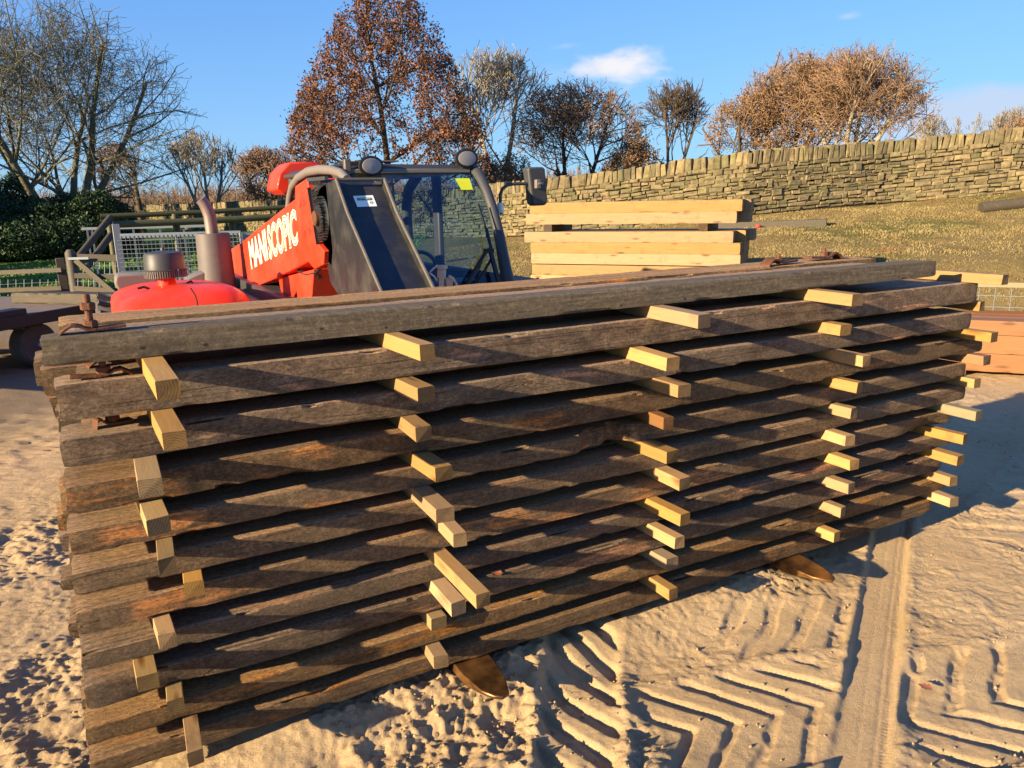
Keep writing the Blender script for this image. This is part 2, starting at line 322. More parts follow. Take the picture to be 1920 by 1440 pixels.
# ------------------------------------------------------------------ builders
def tag(o, label=None, cat=None, group=None, kind=None):
    if label: o['label'] = label
    if cat: o['category'] = cat
    if group: o['group'] = group
    if kind: o['kind'] = kind
    return o
def mesh_np(name, V, Fq, mat=None, parent=None, smooth=False, loc=None):
    """V (n,3), Fq (m,k) array or list of arrays"""
    V = np.asarray(V, np.float32); me = bpy.data.meshes.new(name)
    Fs = Fq if isinstance(Fq, list) else [Fq]; Fs = [np.asarray(f, np.int32) for f in Fs if len(f)]
    if loc is not None: V = V-np.asarray(loc, np.float32)
    me.vertices.add(len(V)); me.vertices.foreach_set('co', V.ravel())
    nl = sum(f.size for f in Fs); me.loops.add(nl); me.loops.foreach_set('vertex_index', np.concatenate([f.ravel() for f in Fs]))
    st = []; off = 0
    for f in Fs: st.append(off+np.arange(len(f))*f.shape[1]); off += f.size
    me.polygons.add(sum(len(f) for f in Fs)); me.polygons.foreach_set('loop_start', np.concatenate(st).astype(np.int32))
    me.polygons.foreach_set('use_smooth', np.full(len(me.polygons), bool(smooth)))
    me.update(calc_edges=True); me.validate()
    if mat is not None: me.materials.append(MAT[mat] if isinstance(mat, str) else mat)
    o = bpy.data.objects.new(name, me); COL.objects.link(o)
    if loc is not None: o.location = loc
    if parent: o.parent = parent
    return o
class MB:
    def __init__(s): s.v = []; s.f = []
    def add(s, vs, fs):
        b = len(s.v); s.v += [tuple(map(float, q)) for q in vs]; s.f += [tuple(i+b for i in f) for f in fs]; return s
    def box(s, c, size, rot=None):
        x, y, z = [q/2 for q in size]; P = [Vector((a*x, b*y, d*z)) for a in (-1, 1) for b in (-1, 1) for d in (-1, 1)]
        if rot is not None: P = [rot @ p for p in P]
        return s.add([p+Vector(c) for p in P], [(0, 1, 3, 2), (4, 6, 7, 5), (0, 4, 5, 1), (2, 3, 7, 6), (0, 2, 6, 4), (1, 5, 7, 3)])
    def bar(s, a, b, w, h, up=(0, 0, 1)):
        a, b = Vector(a), Vector(b); d = (b-a); L = d.length; d.normalize(); up = Vector(up)
        if abs(d.dot(up)) > .98: up = Vector((0, 1, 0))
        x = d.cross(up).normalized(); y = x.cross(d)
        rot = Matrix((x, d, y)).transposed(); return s.box((a+b)/2, (w, L, h), rot)
    def tube(s, path, r, n=10, cap=True):
        path = [Vector(p) for p in path]; rs = r if isinstance(r, (list, tuple)) else [r]*len(path); rings = []
        prev = None
        for i, p in enumerate(path):
            d = (path[min(i+1, len(path)-1)]-path[max(i-1, 0)]).normalized()
            if prev is None:
                a = d.orthogonal().normalized()
            else:
                a = (prev-d*prev.dot(d)).normalized()
            prev = a; b = d.cross(a); rings.append([p+(a*math.cos(t)+b*math.sin(t))*rs[i] for t in [2*math.pi*k/n for k in range(n)]])
        vs = [q for rg in rings for q in rg]; fs = []
        for i in range(len(path)-1):
            for k in range(n): fs.append((i*n+k, i*n+(k+1) % n, (i+1)*n+(k+1) % n, (i+1)*n+k))
        if cap: fs.append(tuple(range(n))[::-1]); fs.append(tuple((len(path)-1)*n+k for k in range(n)))
        return s.add(vs, fs)
    def lathe(s, prof, o=(0, 0, 0), axis=(0, 0, 1), n=28):
        """prof: list of (radius, height along axis)"""
        ax = Vector(axis).normalized(); a = ax.orthogonal().normalized(); b = ax.cross(a); o = Vector(o); vs = []
        for r, h in prof: vs += [o+ax*h+(a*math.cos(t)+b*math.sin(t))*r for t in [2*math.pi*k/n for k in range(n)]]
        fs = []
        for i in range(len(prof)-1):
            for k in range(n): fs.append((i*n+k, i*n+(k+1) % n, (i+1)*n+(k+1) % n, (i+1)*n+k))
        fs.append(tuple(range(n))[::-1]); fs.append(tuple((len(prof)-1)*n+k for k in range(n)))
        return s.add(vs, fs)
    def prism(s, poly, off):
        """poly: 3-D loop; off: extrusion vector"""
        P = [Vector(p) for p in poly]; Q = [p+Vector(off) for p in P]; n = len(P)
        return s.add(P+Q, [tuple(range(n))[::-1], tuple(range(n, 2*n))]+[(i, (i+1) % n, n+(i+1) % n, n+i) for i in range(n)])
    def ngon(s, poly): return s.add(poly, [tuple(range(len(poly)))])
    def build(s, name, mat, parent=None, bevel=0., smooth=True, ang=35, seg=2, loc=None):
        me = bpy.data.meshes.new(name); l = Vector(loc) if loc is not None else Vector((0, 0, 0))
        if parent is not None and loc is None: l = Vector(parent.location)   # parent sits at its thing's base
        me.from_pydata([Vector(v)-l for v in s.v], [], s.f); me.update()
        import bmesh
        bm = bmesh.new(); bm.from_mesh(me); bmesh.ops.recalc_face_normals(bm, faces=bm.faces); bm.to_mesh(me); bm.free()
        me.materials.append(MAT[mat] if isinstance(mat, str) else mat)
        o = bpy.data.objects.new(name, me); COL.objects.link(o)
        if smooth: me.shade_smooth(); me.set_sharp_from_angle(angle=math.radians(ang))
        if bevel: 
            b = o.modifiers.new('bevel', 'BEVEL'); b.width = bevel; b.segments = seg; b.limit_method = 'ANGLE'; b.angle_limit = math.radians(40); b.harden_normals = False
        if parent is not None:
            o.parent = parent
            if loc is not None: o.location = l-Vector(parent.location)
        elif loc is not None: o.location = l
        return o
def sub(o):   # parent frame of a part whose own origin is at its thing's origin
    return o
def empty(name, loc, label, cat, group=None):
    o = bpy.data.objects.new(name, None); COL.objects.link(o); o.location = loc; o.empty_display_size = .1
    return tag(o, label, cat, group)
def part(mb, name, mat, root, parent=None, **k):
    """part in world coordinates; parent = root (thing) or another part, whose origin coincides with the root's"""
    o = mb.build(name, mat, None, loc=root.location, **k); o.location = (0, 0, 0); o.parent = parent or root; return o
# ------------------------------------------------------------------ wall line and terrain
WH = 1.45
wall_px = [(120, 424, 388), (300, 428, 385), (500, 436, 378), (700, 442, 368), (850, 445, 357), (960, 443, 345), (1035, 441, 337), (1200, 424, 316), (1400, 402, 288), (1660, 380, 269), (1920, 358, 243), (2150, 340, 215)]
WP = []
for x, f_, t_ in wall_px:
    d = F*WH/(f_-t_)/1.03
    WP.append(PD(x, f_, d))
WP = np.array(WP); WU, WS = us(WP[:, 0], WP[:, 1]); o_ = np.argsort(WU); 
def wall_s(u): return np.interp(u, WU[o_], WS[o_])
def wall_z(u): return np.interp(u, WU[o_], WP[o_, 2])
TOE_U = np.array([-60, -6, -3, 0, 3, 6, 9, 40.]); TOE_S = np.array([14., 14, 12, 11.2, 11, 10.6, 10.0, 9.5])
def macro(x, y):
    u, s = us(np.asarray(x, float), np.asarray(y, float)); ws = wall_s(u); wz = wall_z(u); t = np.interp(u, TOE_U, TOE_S)
    k = np.clip((s-t)/np.maximum(ws-t, 1), 0, None)
    z = wz*np.where(k < 1, .35*sst(0, .22, k)+.65*k, 1+.0*k)
    far = np.maximum(s-ws, 0); z = z+far*.004*np.clip(u/10, -1, 1.5)*np.exp(-far/200)
    return z+.05*fbm(x*.35, y*.35, 0, 3, 11)*sst(11, 15, s)
def track(x, y, c, d, hw):
    d = _n([d[0], d[1], 0]); dx, dy = x-c[0], y-c[1]
    return dx*d[0]+dy*d[1], dx*d[1]-dy*d[0]
def detail(x, y):
    churn = sst(-.25, .12, fbm(x*1.3+3, y*1.3, 0, 3, 21))
    wx = x+.03*fbm(x*6, y*6, 0, 3, 61); wy = y+.03*fbm(x*6+9, y*6, 0, 3, 62)
    h = .018*fbm(x*1.1, y*1.1, 0, 3, 5)
    bank_ = .072*sst(-.20, .03, y)*(1-sst(.75, 1.0, y))*sst(-.3, .3, x)*(1-sst(2.35, 2.9, x))   # sand raised so no shadow band shows below the bottom plank
    rid = 1-np.abs(fbm(wx*4.2, wy*4.2, 0, 4, 31, .55))*2.4
    lump = .019*np.clip(rid, -.2, 1)*(.35+.65*churn)
    cl = fbm(wx*15, wy*15, 0, 4, 41, .62); clod = .0125*(np.clip(cl*2.0+.05, -.25, 1)+.5*(1-np.abs(fbm(wx*24, wy*24, 0, 3, 43, .6))*3.2).clip(-.2, 1)-.2)*(.34+.9*churn)
    fine = .0060*fbm(wx*55, wy*55, 0, 2, 51)*(.5+churn)
    rough = lump+clod+fine
    flat = .004*fbm(x*9, y*9, 0, 3, 71)+.0012*fbm(x*50, y*50, 0, 2, 72)
    far = sst(3.2, 7, np.hypot(x-CAM[0], y-CAM[1]))
    side = sst(2.9, 3.6, x)*sst(-.9, -.2, y)           # packed ground behind the stack's right end
    rough = rough*(1-.15*far)*(1-.6*side)
    h = h+rough
    w1 = .010*fbm(x*7, y*7, 0, 3, 81)
    def lay(h, m, v): return h*(1-m)+v*m
    # big lugged tyre prints
    for (c, dd, hw, pitch, k, gw, dep, both, ex) in LUGS:
        s, t = track(x, y, c, dd, hw); t2 = t+w1*1.5; s2 = s+w1*1.3
        m = (1-sst(hw-.02, hw+.03, np.abs(t2)))*sst(ex[0], ex[0]+.15, s)*(1-sst(ex[1]-.15, ex[1], s))
        off = 0.; sg = np.where(both > 0, np.abs(t2), t2)
        ph = np.mod((s2+k*sg)/pitch+off+.22*fbm(x*2.6, y*2.6, 0, 3, 91), 1.)
        g = sst(0, .07, ph)*(1-sst(gw, gw+.16, ph)); centre = np.where(both > 0, sst(.0, .05, np.abs(t2)+.015), 1.)
        g = g*(.6+.4*sst(-.4, .2, fbm(x*2.3, y*2.3, 0, 2, 93)))
        brk = sst(.05, .4, fbm(x*2.1+c[0], y*2.1, 0, 3, 97)); v = .004-dep*(1-g)+.6*flat+(.10+.6*brk)*rough+.012*fbm(x*2, y*2, 0, 2, 95)+.005*fbm(wx*9, wy*9, 0, 3, 98)+.006*(1-g)*np.clip(fbm(wx*30, wy*30, 0, 3, 99)*2, -.1, 1)*sst(-.2, .3, fbm(x*4, y*4, 0, 2, 96))
        h = lay(h, m*.93, v)
        h = h+.014*np.exp(-((np.abs(t2)-hw-.03)/.035)**2)*(.4+.6*churn)*sst(ex[0], ex[0]+.15, s)*(1-sst(ex[1]-.15, ex[1], s))
    # smooth narrow car tyre track
    s, t = track(x, y, (1.79, -.965), (.845, .56), .08); t2 = t+.25*w1; hw = .083
    m = (1-sst(hw-.004, hw+.022, np.abs(t2)))*(1-sst(2.6, 3.2, s))
    ribs = -.005*np.exp(-((t2-.030)/.0035)**2)-.003*np.exp(-((t2+.020)/.003)**2)-.0045*sst(.04, .05, t2)*(np.mod(s/.018, 1) < .4)
    h = lay(h, m, -.012+ribs+flat*.5+.02*sst(.06, .09, t2)); h = h+.009*np.exp(-((np.abs(t2)-hw-.025)/.02)**2)*(1-sst(2.6, 3.2, s))*(.5+.7*churn)
    return h+bank_
LUGS = [((1.10, -.40), (.576, .817), .125, .170, .94, .50, .030, 0, (-1.2, 1.0)),
        ((2.33, -.935), (.97, -.24), .28, .187, -1., .66, .020, 1, (-.33, 2.0)),
        ((1.80, -.655), (.97, -.24), .25, .170, 1., .66, .020, 1, (-.55, .33)),
        ((.42, -.60), (.85, .5), .14, .17, -.9, .5, .022, 0, (-.9, .3)),
        ((2.15, -.25), (.95, -.3), .16, .17, .9, .55, .012, 0, (-.3, .5)),
        ((-1.1, 1.6), (-.25, .97), .20, .17, .9, .55, .024, 0, (-2.0, 3.0)),
        ((-2.2, 3.2), (-.35, .93), .20, .18, .8, .55, .022, 1, (-2.5, 3.5)),
        ((5.2, .2), (.9, .3), .25, .2, .7, .55, .010, 1, (-1.6, 4.5))]
def grid_steps(segs):
    out = [segs[0][0]]
    for a, b, st0, st1 in segs:
        n = max(2, int(abs(b-a)/((st0+st1)/2))); t = np.linspace(0, 1, n+1)[1:]
        w = st0*t+(st1-st0)*t*t/2; out += list(a+(b-a)*w/w[-1])
    return np.array(out)
US = grid_steps([(-160, -30, 6, 2), (-30, -9, 1.5, .3), (-9, -3.2, .12, .022), (-3.2, -1.9, .016, .0085), (-1.9, 4.3, .0085, .0085), (4.3, 6, .02, .05), (6, 12, .08, .3), (12, 30, .5, 2), (30, 200, 2, 8)])
SS = grid_steps([(-12, 1.2, 1.2, .2), (1.2, 1.9, .05, .01), (1.9, 4.6, .0080, .0085), (4.6, 8, .012, .04), (8, 20, .06, .2), (20, 45, .3, 1), (45, 300, 2, 10), (300, 900, 50, 150)])
UU, SV = np.meshgrid(US, SS)
GX, GY = xy(UU, SV); GZ = macro(GX, GY)+detail(GX, GY)*(1-sst(9, 13, SV))
nu, ns = len(US), len(SS); idx = np.arange(nu*ns).reshape(ns, nu)
Q = np.stack([idx[:-1, :-1], idx[:-1, 1:], idx[1:, 1:], idx[1:, :-1]], -1).reshape(-1, 4)
toe = np.interp(UU, TOE_U, TOE_S)+.35*fbm(UU*.9, SV*.9, 0, 3, 77)
gm = (SV > toe)[:-1, :-1].ravel()
V = np.stack([GX.ravel(), GY.ravel(), GZ.ravel()], 1)
def submesh(V, Q):
    use, inv = np.unique(Q.ravel(), return_inverse=True); return V[use], inv.reshape(Q.shape), use
v1, q1, u1 = submesh(V, Q[~gm]); g_o = mesh_np('ground', v1, q1, 'sand', smooth=True); tag(g_o, kind='structure')
dark_sand = (sst(-3.0, -4.6, UU)*sst(4, 7, SV)*.8).ravel()[u1]  # sand mixed darker towards the left and farther out
at = g_o.data.attributes.new('mud', 'FLOAT', 'POINT'); at.data.foreach_set('value', dark_sand.astype(np.float32))
v2, q2, u2 = submesh(V, Q[gm]); g2_o = mesh_np('grass_field', v2, q2, 'gground', smooth=True); tag(g2_o, kind='structure')
grn = sst(-1.5, -4, UU).ravel()[u2]
at = g2_o.data.attributes.new('green', 'FLOAT', 'POINT'); at.data.foreach_set('value', grn.astype(np.float32))
del GX, GY, GZ, Q, V
def crumbs():
    rg = np.random.default_rng(31); n = 14000; u = rg.uniform(-2.6, 4.0, n); s = 1.9+rg.uniform(0, 1, n)**1.6*4.2; x, y = xy(u, s)
    dens = fbm(x*1.3+3, y*1.3, 0, 3, 21)+.6*fbm(x*5, y*5, 0, 2, 23); k = (rg.uniform(-.5, .6, n) < dens) & ~((np.abs(track(x, y, (1.79, -.965), (.845, .56), 0)[1]) < .1) & (x < 3.6)); x, y = x[k], y[k]; n = len(x); z = macro(x, y)+detail(x, y)
    r = .0018+.0062*rg.random(n)**3; dirs = np.array([[1, 0, 0], [0, 1, 0], [-1, 0, 0], [0, -1, 0], [0, 0, 1], [0, 0, -1.]]); V = np.stack([x, y, z+r*.4], 1)[:, None]+dirs[None]*r[:, None, None]*rg.uniform(.6, 1.35, (n, 6, 1))+rg.normal(0, .15, (n, 6, 3))*r[:, None, None]
    T = np.array([[0, 1, 4], [1, 2, 4], [2, 3, 4], [3, 0, 4], [1, 0, 5], [2, 1, 5], [3, 2, 5], [0, 3, 5]]); Q = (np.arange(n)[:, None, None]*6+T[None]).reshape(-1, 3)
    o = mesh_np('sand_crumbs', V.reshape(-1, 3), Q, 'sand', smooth=True); tag(o, 'loose crumbs of sand scattered over the churned ground', 'sand crumbs', kind='stuff')
crumbs()
def ground_z(x, y): return float(macro(np.array([x]), np.array([y]))[0])
# grass blades
rng = np.random.default_rng(4)
def blades(name, n, ur, sr, hh, mat, cond=None, w=.006):
    u = rng.uniform(*ur, n); s = sr[0]+(sr[1]-sr[0])*rng.uniform(0, 1, n)**.8; x, y = xy(u, s)
    t = np.interp(u, TOE_U, TOE_S); k = (s > t+.1) & (s < wall_s(u)-.1)
    clump = fbm(x*2.2, y*2.2, 0, 3, 7); k &= rng.uniform(0, 1, n) < .55+.6*clump
    x, y, clump = x[k], y[k], clump[k]; n = len(x); z = macro(x, y)-.01
    h = rng.uniform(.4, 1, n)*hh*(1+.8*clump); a = rng.uniform(0, 6.28, n); ln = rng.normal(0, .55, (n, 2)); ww = w*rng.uniform(.6, 1.6, n)
    B = np.stack([x, y, z], 1); dx = np.stack([np.cos(a)*ww, np.sin(a)*ww, 0*a], 1); tip = B+np.stack([ln[:, 0]*h, ln[:, 1]*h, h*.8], 1); mid = B+np.stack([ln[:, 0]*h*.3, ln[:, 1]*h*.3, h*.5], 1)
    V = np.stack([B-dx, B+dx, mid+dx*.8, mid-dx*.8, tip], 1).reshape(-1, 3); i = np.arange(n)[:, None]*5
    o = mesh_np(name, V, [i+np.array([[0, 1, 2, 3]]), i+np.array([[3, 2, 4]])], mat)
    return tag(o, kind='stuff')
g = blades('dry_grass', 200000, (-1.5, 12.5), (10.3, 20.5), .055, 'grassb', w=.005); tag(g, 'dry straw coloured grass covering the bank below the stone wall', 'grass')
g = blades('green_grass', 60000, (-14, -2.5), (14, 30), .10, 'grassg', w=.012); tag(g, 'short green grass of the paddock behind the fence', 'grass')
# ------------------------------------------------------------------ dry stone wall
def stone_wall():
    # arc length along the wall
    P = WP[o_]; P2 = P[:, :2]; seg = np.hypot(*np.diff(P2, axis=0).T); L = np.concatenate([[0], np.cumsum(seg)])
    def at(l): return np.array([np.interp(l, L, P[:, 0]), np.interp(l, L, P[:, 1]), np.interp(l, L, P[:, 2])])
    r = random.Random(3); vs = []; boxes = []
    root = empty('dry_stone_wall', tuple(P[0]), 'long mossy dry stone wall with upright cope stones behind the grass bank', 'wall')
    def stone(l0, l1, z0, z1, back=.30, jit=.012, out=0., tilt=0.):
        lm = (l0+l1)/2; p = at(lm); q = at(lm+.05); t = _n([q[0]-p[0], q[1]-p[1], q[2]-p[2]]); nrm = _n([t[1], -t[0], 0])
        if nrm.dot([CAM[0]-p[0], CAM[1]-p[1], 0]) < 0: nrm = -nrm
        hl = (l1-l0)/2; a, b = z0, z1; c = []
        bev = min(.025, (z1-z0)*.25, hl*.3)
        for (o2, ins) in ((-back, 0), (out-bev*.9, 0), (out, bev)):
            for (sx, zz, sz) in ((-1, a, 1), (1, a, 1), (1, b, -1), (-1, b, -1)):
                sh = tilt*(zz-a)
                c.append(p+t*(sx*(hl-ins)+sh+r.uniform(-jit, jit))+nrm*(o2+(r.uniform(-.012, .012) if o2 > -.1 else 0))+np.array([0, 0, zz+sz*ins+r.uniform(-jit, jit)]))
        boxes.append(c)
    Lt = L[-1]; z = 0.
    courses = []
    while z < WH-.36: h = r.uniform(.055, .125); courses.append((z, h)); z += h
    for ci, (z, h) in enumerate(courses):
        l = -r.uniform(0, .2); dd = .16
        while l < Lt:
            w = r.uniform(.10, .38)*(1.15 if z < .4 else 1); hh = h-.010; zz = z+.02*math.sin(l*.9+z*3)+r.uniform(-.012, .012); top = zz+hh+r.uniform(-.012, .014)
            if r.random() < .16 and hh > .09:   # two thin ones in the height of one
                m = zz+hh*r.uniform(.4, .6); stone(l, l+w-.012, zz, m-.006, out=r.uniform(-.02, .03)); stone(l, l+w-.012, m, top, out=r.uniform(-.02, .03))
            elif r.random() < .10 and ci < len(courses)-1: stone(l, l+w*.7-.012, zz, zz+hh*1.7, out=r.uniform(.0, .045)); w *= .7
            else: stone(l, l+w-.012, zz, top, out=r.uniform(-.025, .035), jit=.014)
            l += w
    n1 = len(boxes)
    cope_start = n1; l = 0
    while l < Lt:
        w = r.uniform(.09, .20); hh = r.uniform(.27, .335); stone(l, l+w-.014, WH-.345, WH-.345+hh, back=.34, out=r.uniform(.0, .04), jit=.014, tilt=r.uniform(-.08, .16)); l += w
    def build(name, bx):
        A = np.array(bx).reshape(-1, 3); n = len(bx); i = np.arange(n)[:, None]*12
        fs = []
        for k in (0, 4):
            for e in range(4): fs.append(i+np.array([[k+e, k+(e+1) % 4, k+4+(e+1) % 4, k+4+e]]))
        fs.append(i+np.array([[8, 9, 10, 11]]))
        o = mesh_np(name, A, np.concatenate(fs), 'stone', loc=root.location); o.location = (0, 0, 0); o.parent = root; return o
    build('stonework', boxes[:n1]); build('cope_stones', boxes[n1:])
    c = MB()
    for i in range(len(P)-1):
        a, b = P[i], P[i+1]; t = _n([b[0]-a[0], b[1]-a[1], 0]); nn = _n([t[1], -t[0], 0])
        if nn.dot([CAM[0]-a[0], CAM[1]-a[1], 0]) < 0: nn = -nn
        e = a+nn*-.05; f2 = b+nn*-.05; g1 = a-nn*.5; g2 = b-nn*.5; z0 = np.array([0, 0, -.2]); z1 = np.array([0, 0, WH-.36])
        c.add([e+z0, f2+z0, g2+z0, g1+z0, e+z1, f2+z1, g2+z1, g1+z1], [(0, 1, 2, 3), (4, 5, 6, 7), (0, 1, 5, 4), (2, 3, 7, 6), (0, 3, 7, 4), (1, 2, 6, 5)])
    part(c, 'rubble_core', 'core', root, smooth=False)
stone_wall()
# ------------------------------------------------------------------ the stack of planks
ZB = [1.365, 1.215, 1.086, .955, .835, .717, .595, .486, .357, .243, .13]
ZT = [1.440]+[ZB[k]-.049 for k in range(10)]
ORD = ['top', 'second', 'third', 'fourth', 'fifth', 'sixth', 'seventh', 'eighth', 'ninth', 'tenth', 'bottom']
def plank(name, x0, x1, y0, y1, z0, z1, mat, seed, wane=.012, skew=0., bow=0., taper=0., rough=1., loc=None, rotz=0., chips=()):
    """a rough timber along local X with worn arrises, cupped ends and chips"""
    n = max(12, int((x1-x0)/.022)); xs = np.linspace(0, x1-x0, n); w, h = y1-y0, z1-z0
    # cross-section points going round, crowded at the arrises
    wk = [0, .035, .12, .3, .5, .7, .88, .965]; hk = [0, .12, .35, .65, .88]
    cs = [(a*w, 0) for a in wk]+[(w, a*h) for a in hk]+[(w-a*w, h) for a in wk]+[(0, h-a*h) for a in hk]; K = len(cs); C = np.array(cs)
    X = np.repeat(xs[:, None], K, 1); Yc = np.repeat(C[None, :, 0], n, 0); Zc = np.repeat(C[None, :, 1], n, 0)
    cy, cz = Yc/w-.5, Zc/h-.5; dc = np.hypot(np.minimum(Yc, w-Yc), np.minimum(Zc, h-Zc)); corner = np.exp(-(dc/.006)**2)
    wn = wane*(.25+1.6*np.clip(fbm(X*2.1+seed, np.sign(cy)*3, np.sign(cz)*5+seed, 3, 3)+.15, 0, 1.6))*corner*rough
    Y2 = Yc-np.sign(cy)*wn; Z2 = Zc-np.sign(cz)*wn*.8
    chip_ = np.clip(fbm(X*9+seed*1.7, np.sign(cz)*4+seed, np.sign(cy)*2, 4, 13)-.28, 0, 1)*corner*rough*.055; Y2 = Y2-np.sign(cy)*chip_; Z2 = Z2-np.sign(cz)*chip_*.8
    nz = fbm(X*7+seed*3.1, Yc*30, Zc*30+seed, 4, 9)*.0016*rough+fbm(X*30+seed, Yc*60, Zc*60, 3, 19)*.0014*rough
    Y2 = Y2+nz*np.where(np.abs(cy) > .3, 1, .1)*np.sign(cy)+fbm(X*.6+seed, 0, 3., 2, 4)*.006*rough; Z2 = Z2+nz*.9*np.where(cz > .3, 1, .3)*np.sign(cz)+bow*np.sin(np.pi*X/(x1-x0))
    for (cxp, cw, cd, face) in chips:
        g = np.exp(-((X-cxp)/cw)**2)*(1+.5*fbm(X*15, Yc*15, Zc*15, 3, 33))
        if face == 'f': Y2 = Y2+g*cd*np.clip(.5-cy*1.6, 0, 1)
        else: Y2 = Y2+g*cd*np.clip(.4-cy*3, 0, 1)*np.clip(.5-cz, 0, 1); 
    # end profile: slightly out of square, rotten
    e = fbm(Yc*9+seed, Zc*22, seed, 4, 6)*.012*rough; t = X/(x1-x0)
    X2 = X+np.where(t < .5, 1, 1)*0
    k0 = np.clip(1-X/.05, 0, 1); k1 = np.clip(1-((x1-x0)-X)/.05, 0, 1)
    X2 = X2+k0*(e+corner*.004)-k1*(e+corner*.005)+k1*skew*(Yc/w)+k0*taper*(Yc/w)
    sh = (k0+k1)**6*.003*rough; Y2 = Y2-np.sign(cy)*sh*np.clip(np.abs(cy)*2, 0, 1); Z2 = Z2-np.sign(cz)*sh
    A = np.stack([X2, Y2, Z2], -1).reshape(-1, 3)
    i = np.arange(n-1)[:, None]*K; j = np.arange(K)[None, :]; jn = (j+1) % K
    Q = np.stack([i+j, i+K+j, i+K+jn, i+jn], -1).reshape(-1, 4)
    # caps as grids of fans
    base = A.shape[0]; c0 = A[:K].mean(0); c1 = A[-K:].mean(0); A = np.vstack([A, c0, c1])
    T0 = np.stack([np.arange(K), np.roll(np.arange(K), -1), np.full(K, base)], 1); T1 = np.stack([(n-1)*K+np.roll(np.arange(K), -1), (n-1)*K+np.arange(K), np.full(K, base+1)], 1)
    o = mesh_np(name, A, [Q, T0, T1], mat, smooth=True); o.data.set_sharp_from_angle(angle=math.radians(19))
    o.location = (x0, y0, z0); o.rotation_euler.z = rotz
    return o
rp = random.Random(11)
PX0 = [-.276, -.261, -.270, -.278, -.287, -.292, -.302, -.306, -.312, -.324, -.333]
PX1 = [3.375, 3.73, 3.70, 3.82, 3.71, 3.72, 3.64, 3.66, 3.60, 3.66, 3.56]
FY = [0, .0, .0, -.004, .004, 0, .006, 0, .004, 0, .004]
look = ['pale grey saw-marked', 'brown', 'rotten orange-streaked', 'chipped', 'dark rough', 'plain brown', 'grey-brown', 'dark grained', 'wide rugged', 'dull dark', 'lowest dusty']
planks = {}
for k in range(11):
    if k == 0: ws = [.115, .185, .235]
    elif k == 8: ws = [.25, .2, .2, .1]
    else:
        a = rp.uniform(.15, .22); ws = [a, rp.uniform(.17, .23), rp.uniform(.17, .22), rp.uniform(.12, .2)]
    y = FY[k]
    for j, w in enumerate(ws):
        x0 = PX0[k]+(0 if j == 0 else rp.uniform(-.05, .05)); x1 = PX1[k]+(0 if j == 0 else rp.uniform(-.10, .05)); z0, z1 = ZB[k], ZT[k]
        if k == 0 and j == 1: x0, x1 = -.235, 3.17
        if k == 0 and j == 2: x0, x1 = -.245, 3.35
        if j == 3: x0 -= .03
        chips = ()
        if (k, j) == (4, 0): chips = ((1.85, .05, .10, 'f'), (1.74, .06, .06, 'f'))
        if (k, j) == (3, 0): chips = ((.45, .16, .020, 'f'),)
        if (k, j) == (6, 0): chips = ((3.75, .12, .05, 'l'),)
        if (k, j) == (8, 0): chips = ((.9, .2, .018, 'l'), (.25, .1, .02, 'l'))
        if (k, j) == (2, 0): chips = ((.55, .25, .02, 'f'), (1.4, .2, .015, 'f'))
        zj = rp.uniform(-.014, .0) if j else 0
        if k == 0: zj = (0, -.014, -.004)[j]
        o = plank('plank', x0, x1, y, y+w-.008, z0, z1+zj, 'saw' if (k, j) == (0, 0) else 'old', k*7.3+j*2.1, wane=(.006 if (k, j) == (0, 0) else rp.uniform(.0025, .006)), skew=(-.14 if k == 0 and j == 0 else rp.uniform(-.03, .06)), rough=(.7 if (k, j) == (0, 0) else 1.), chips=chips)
        pos = ['front', 'second from front', 'third from front', 'rearmost'][j] if len(ws) == 4 else ['front', 'middle', 'rear'][j]
        lay = ('top layer' if k == 0 else 'bottom layer' if k == 10 else ORD[k]+' layer from top')
        tag(o, (look[k]+' ' if j == 0 else 'dark ')+'timber plank, '+pos+' in the '+lay+' of the stack', 'plank', 'old timber planks stacked in eleven layers')
        planks[(k, j)] = o; y += w
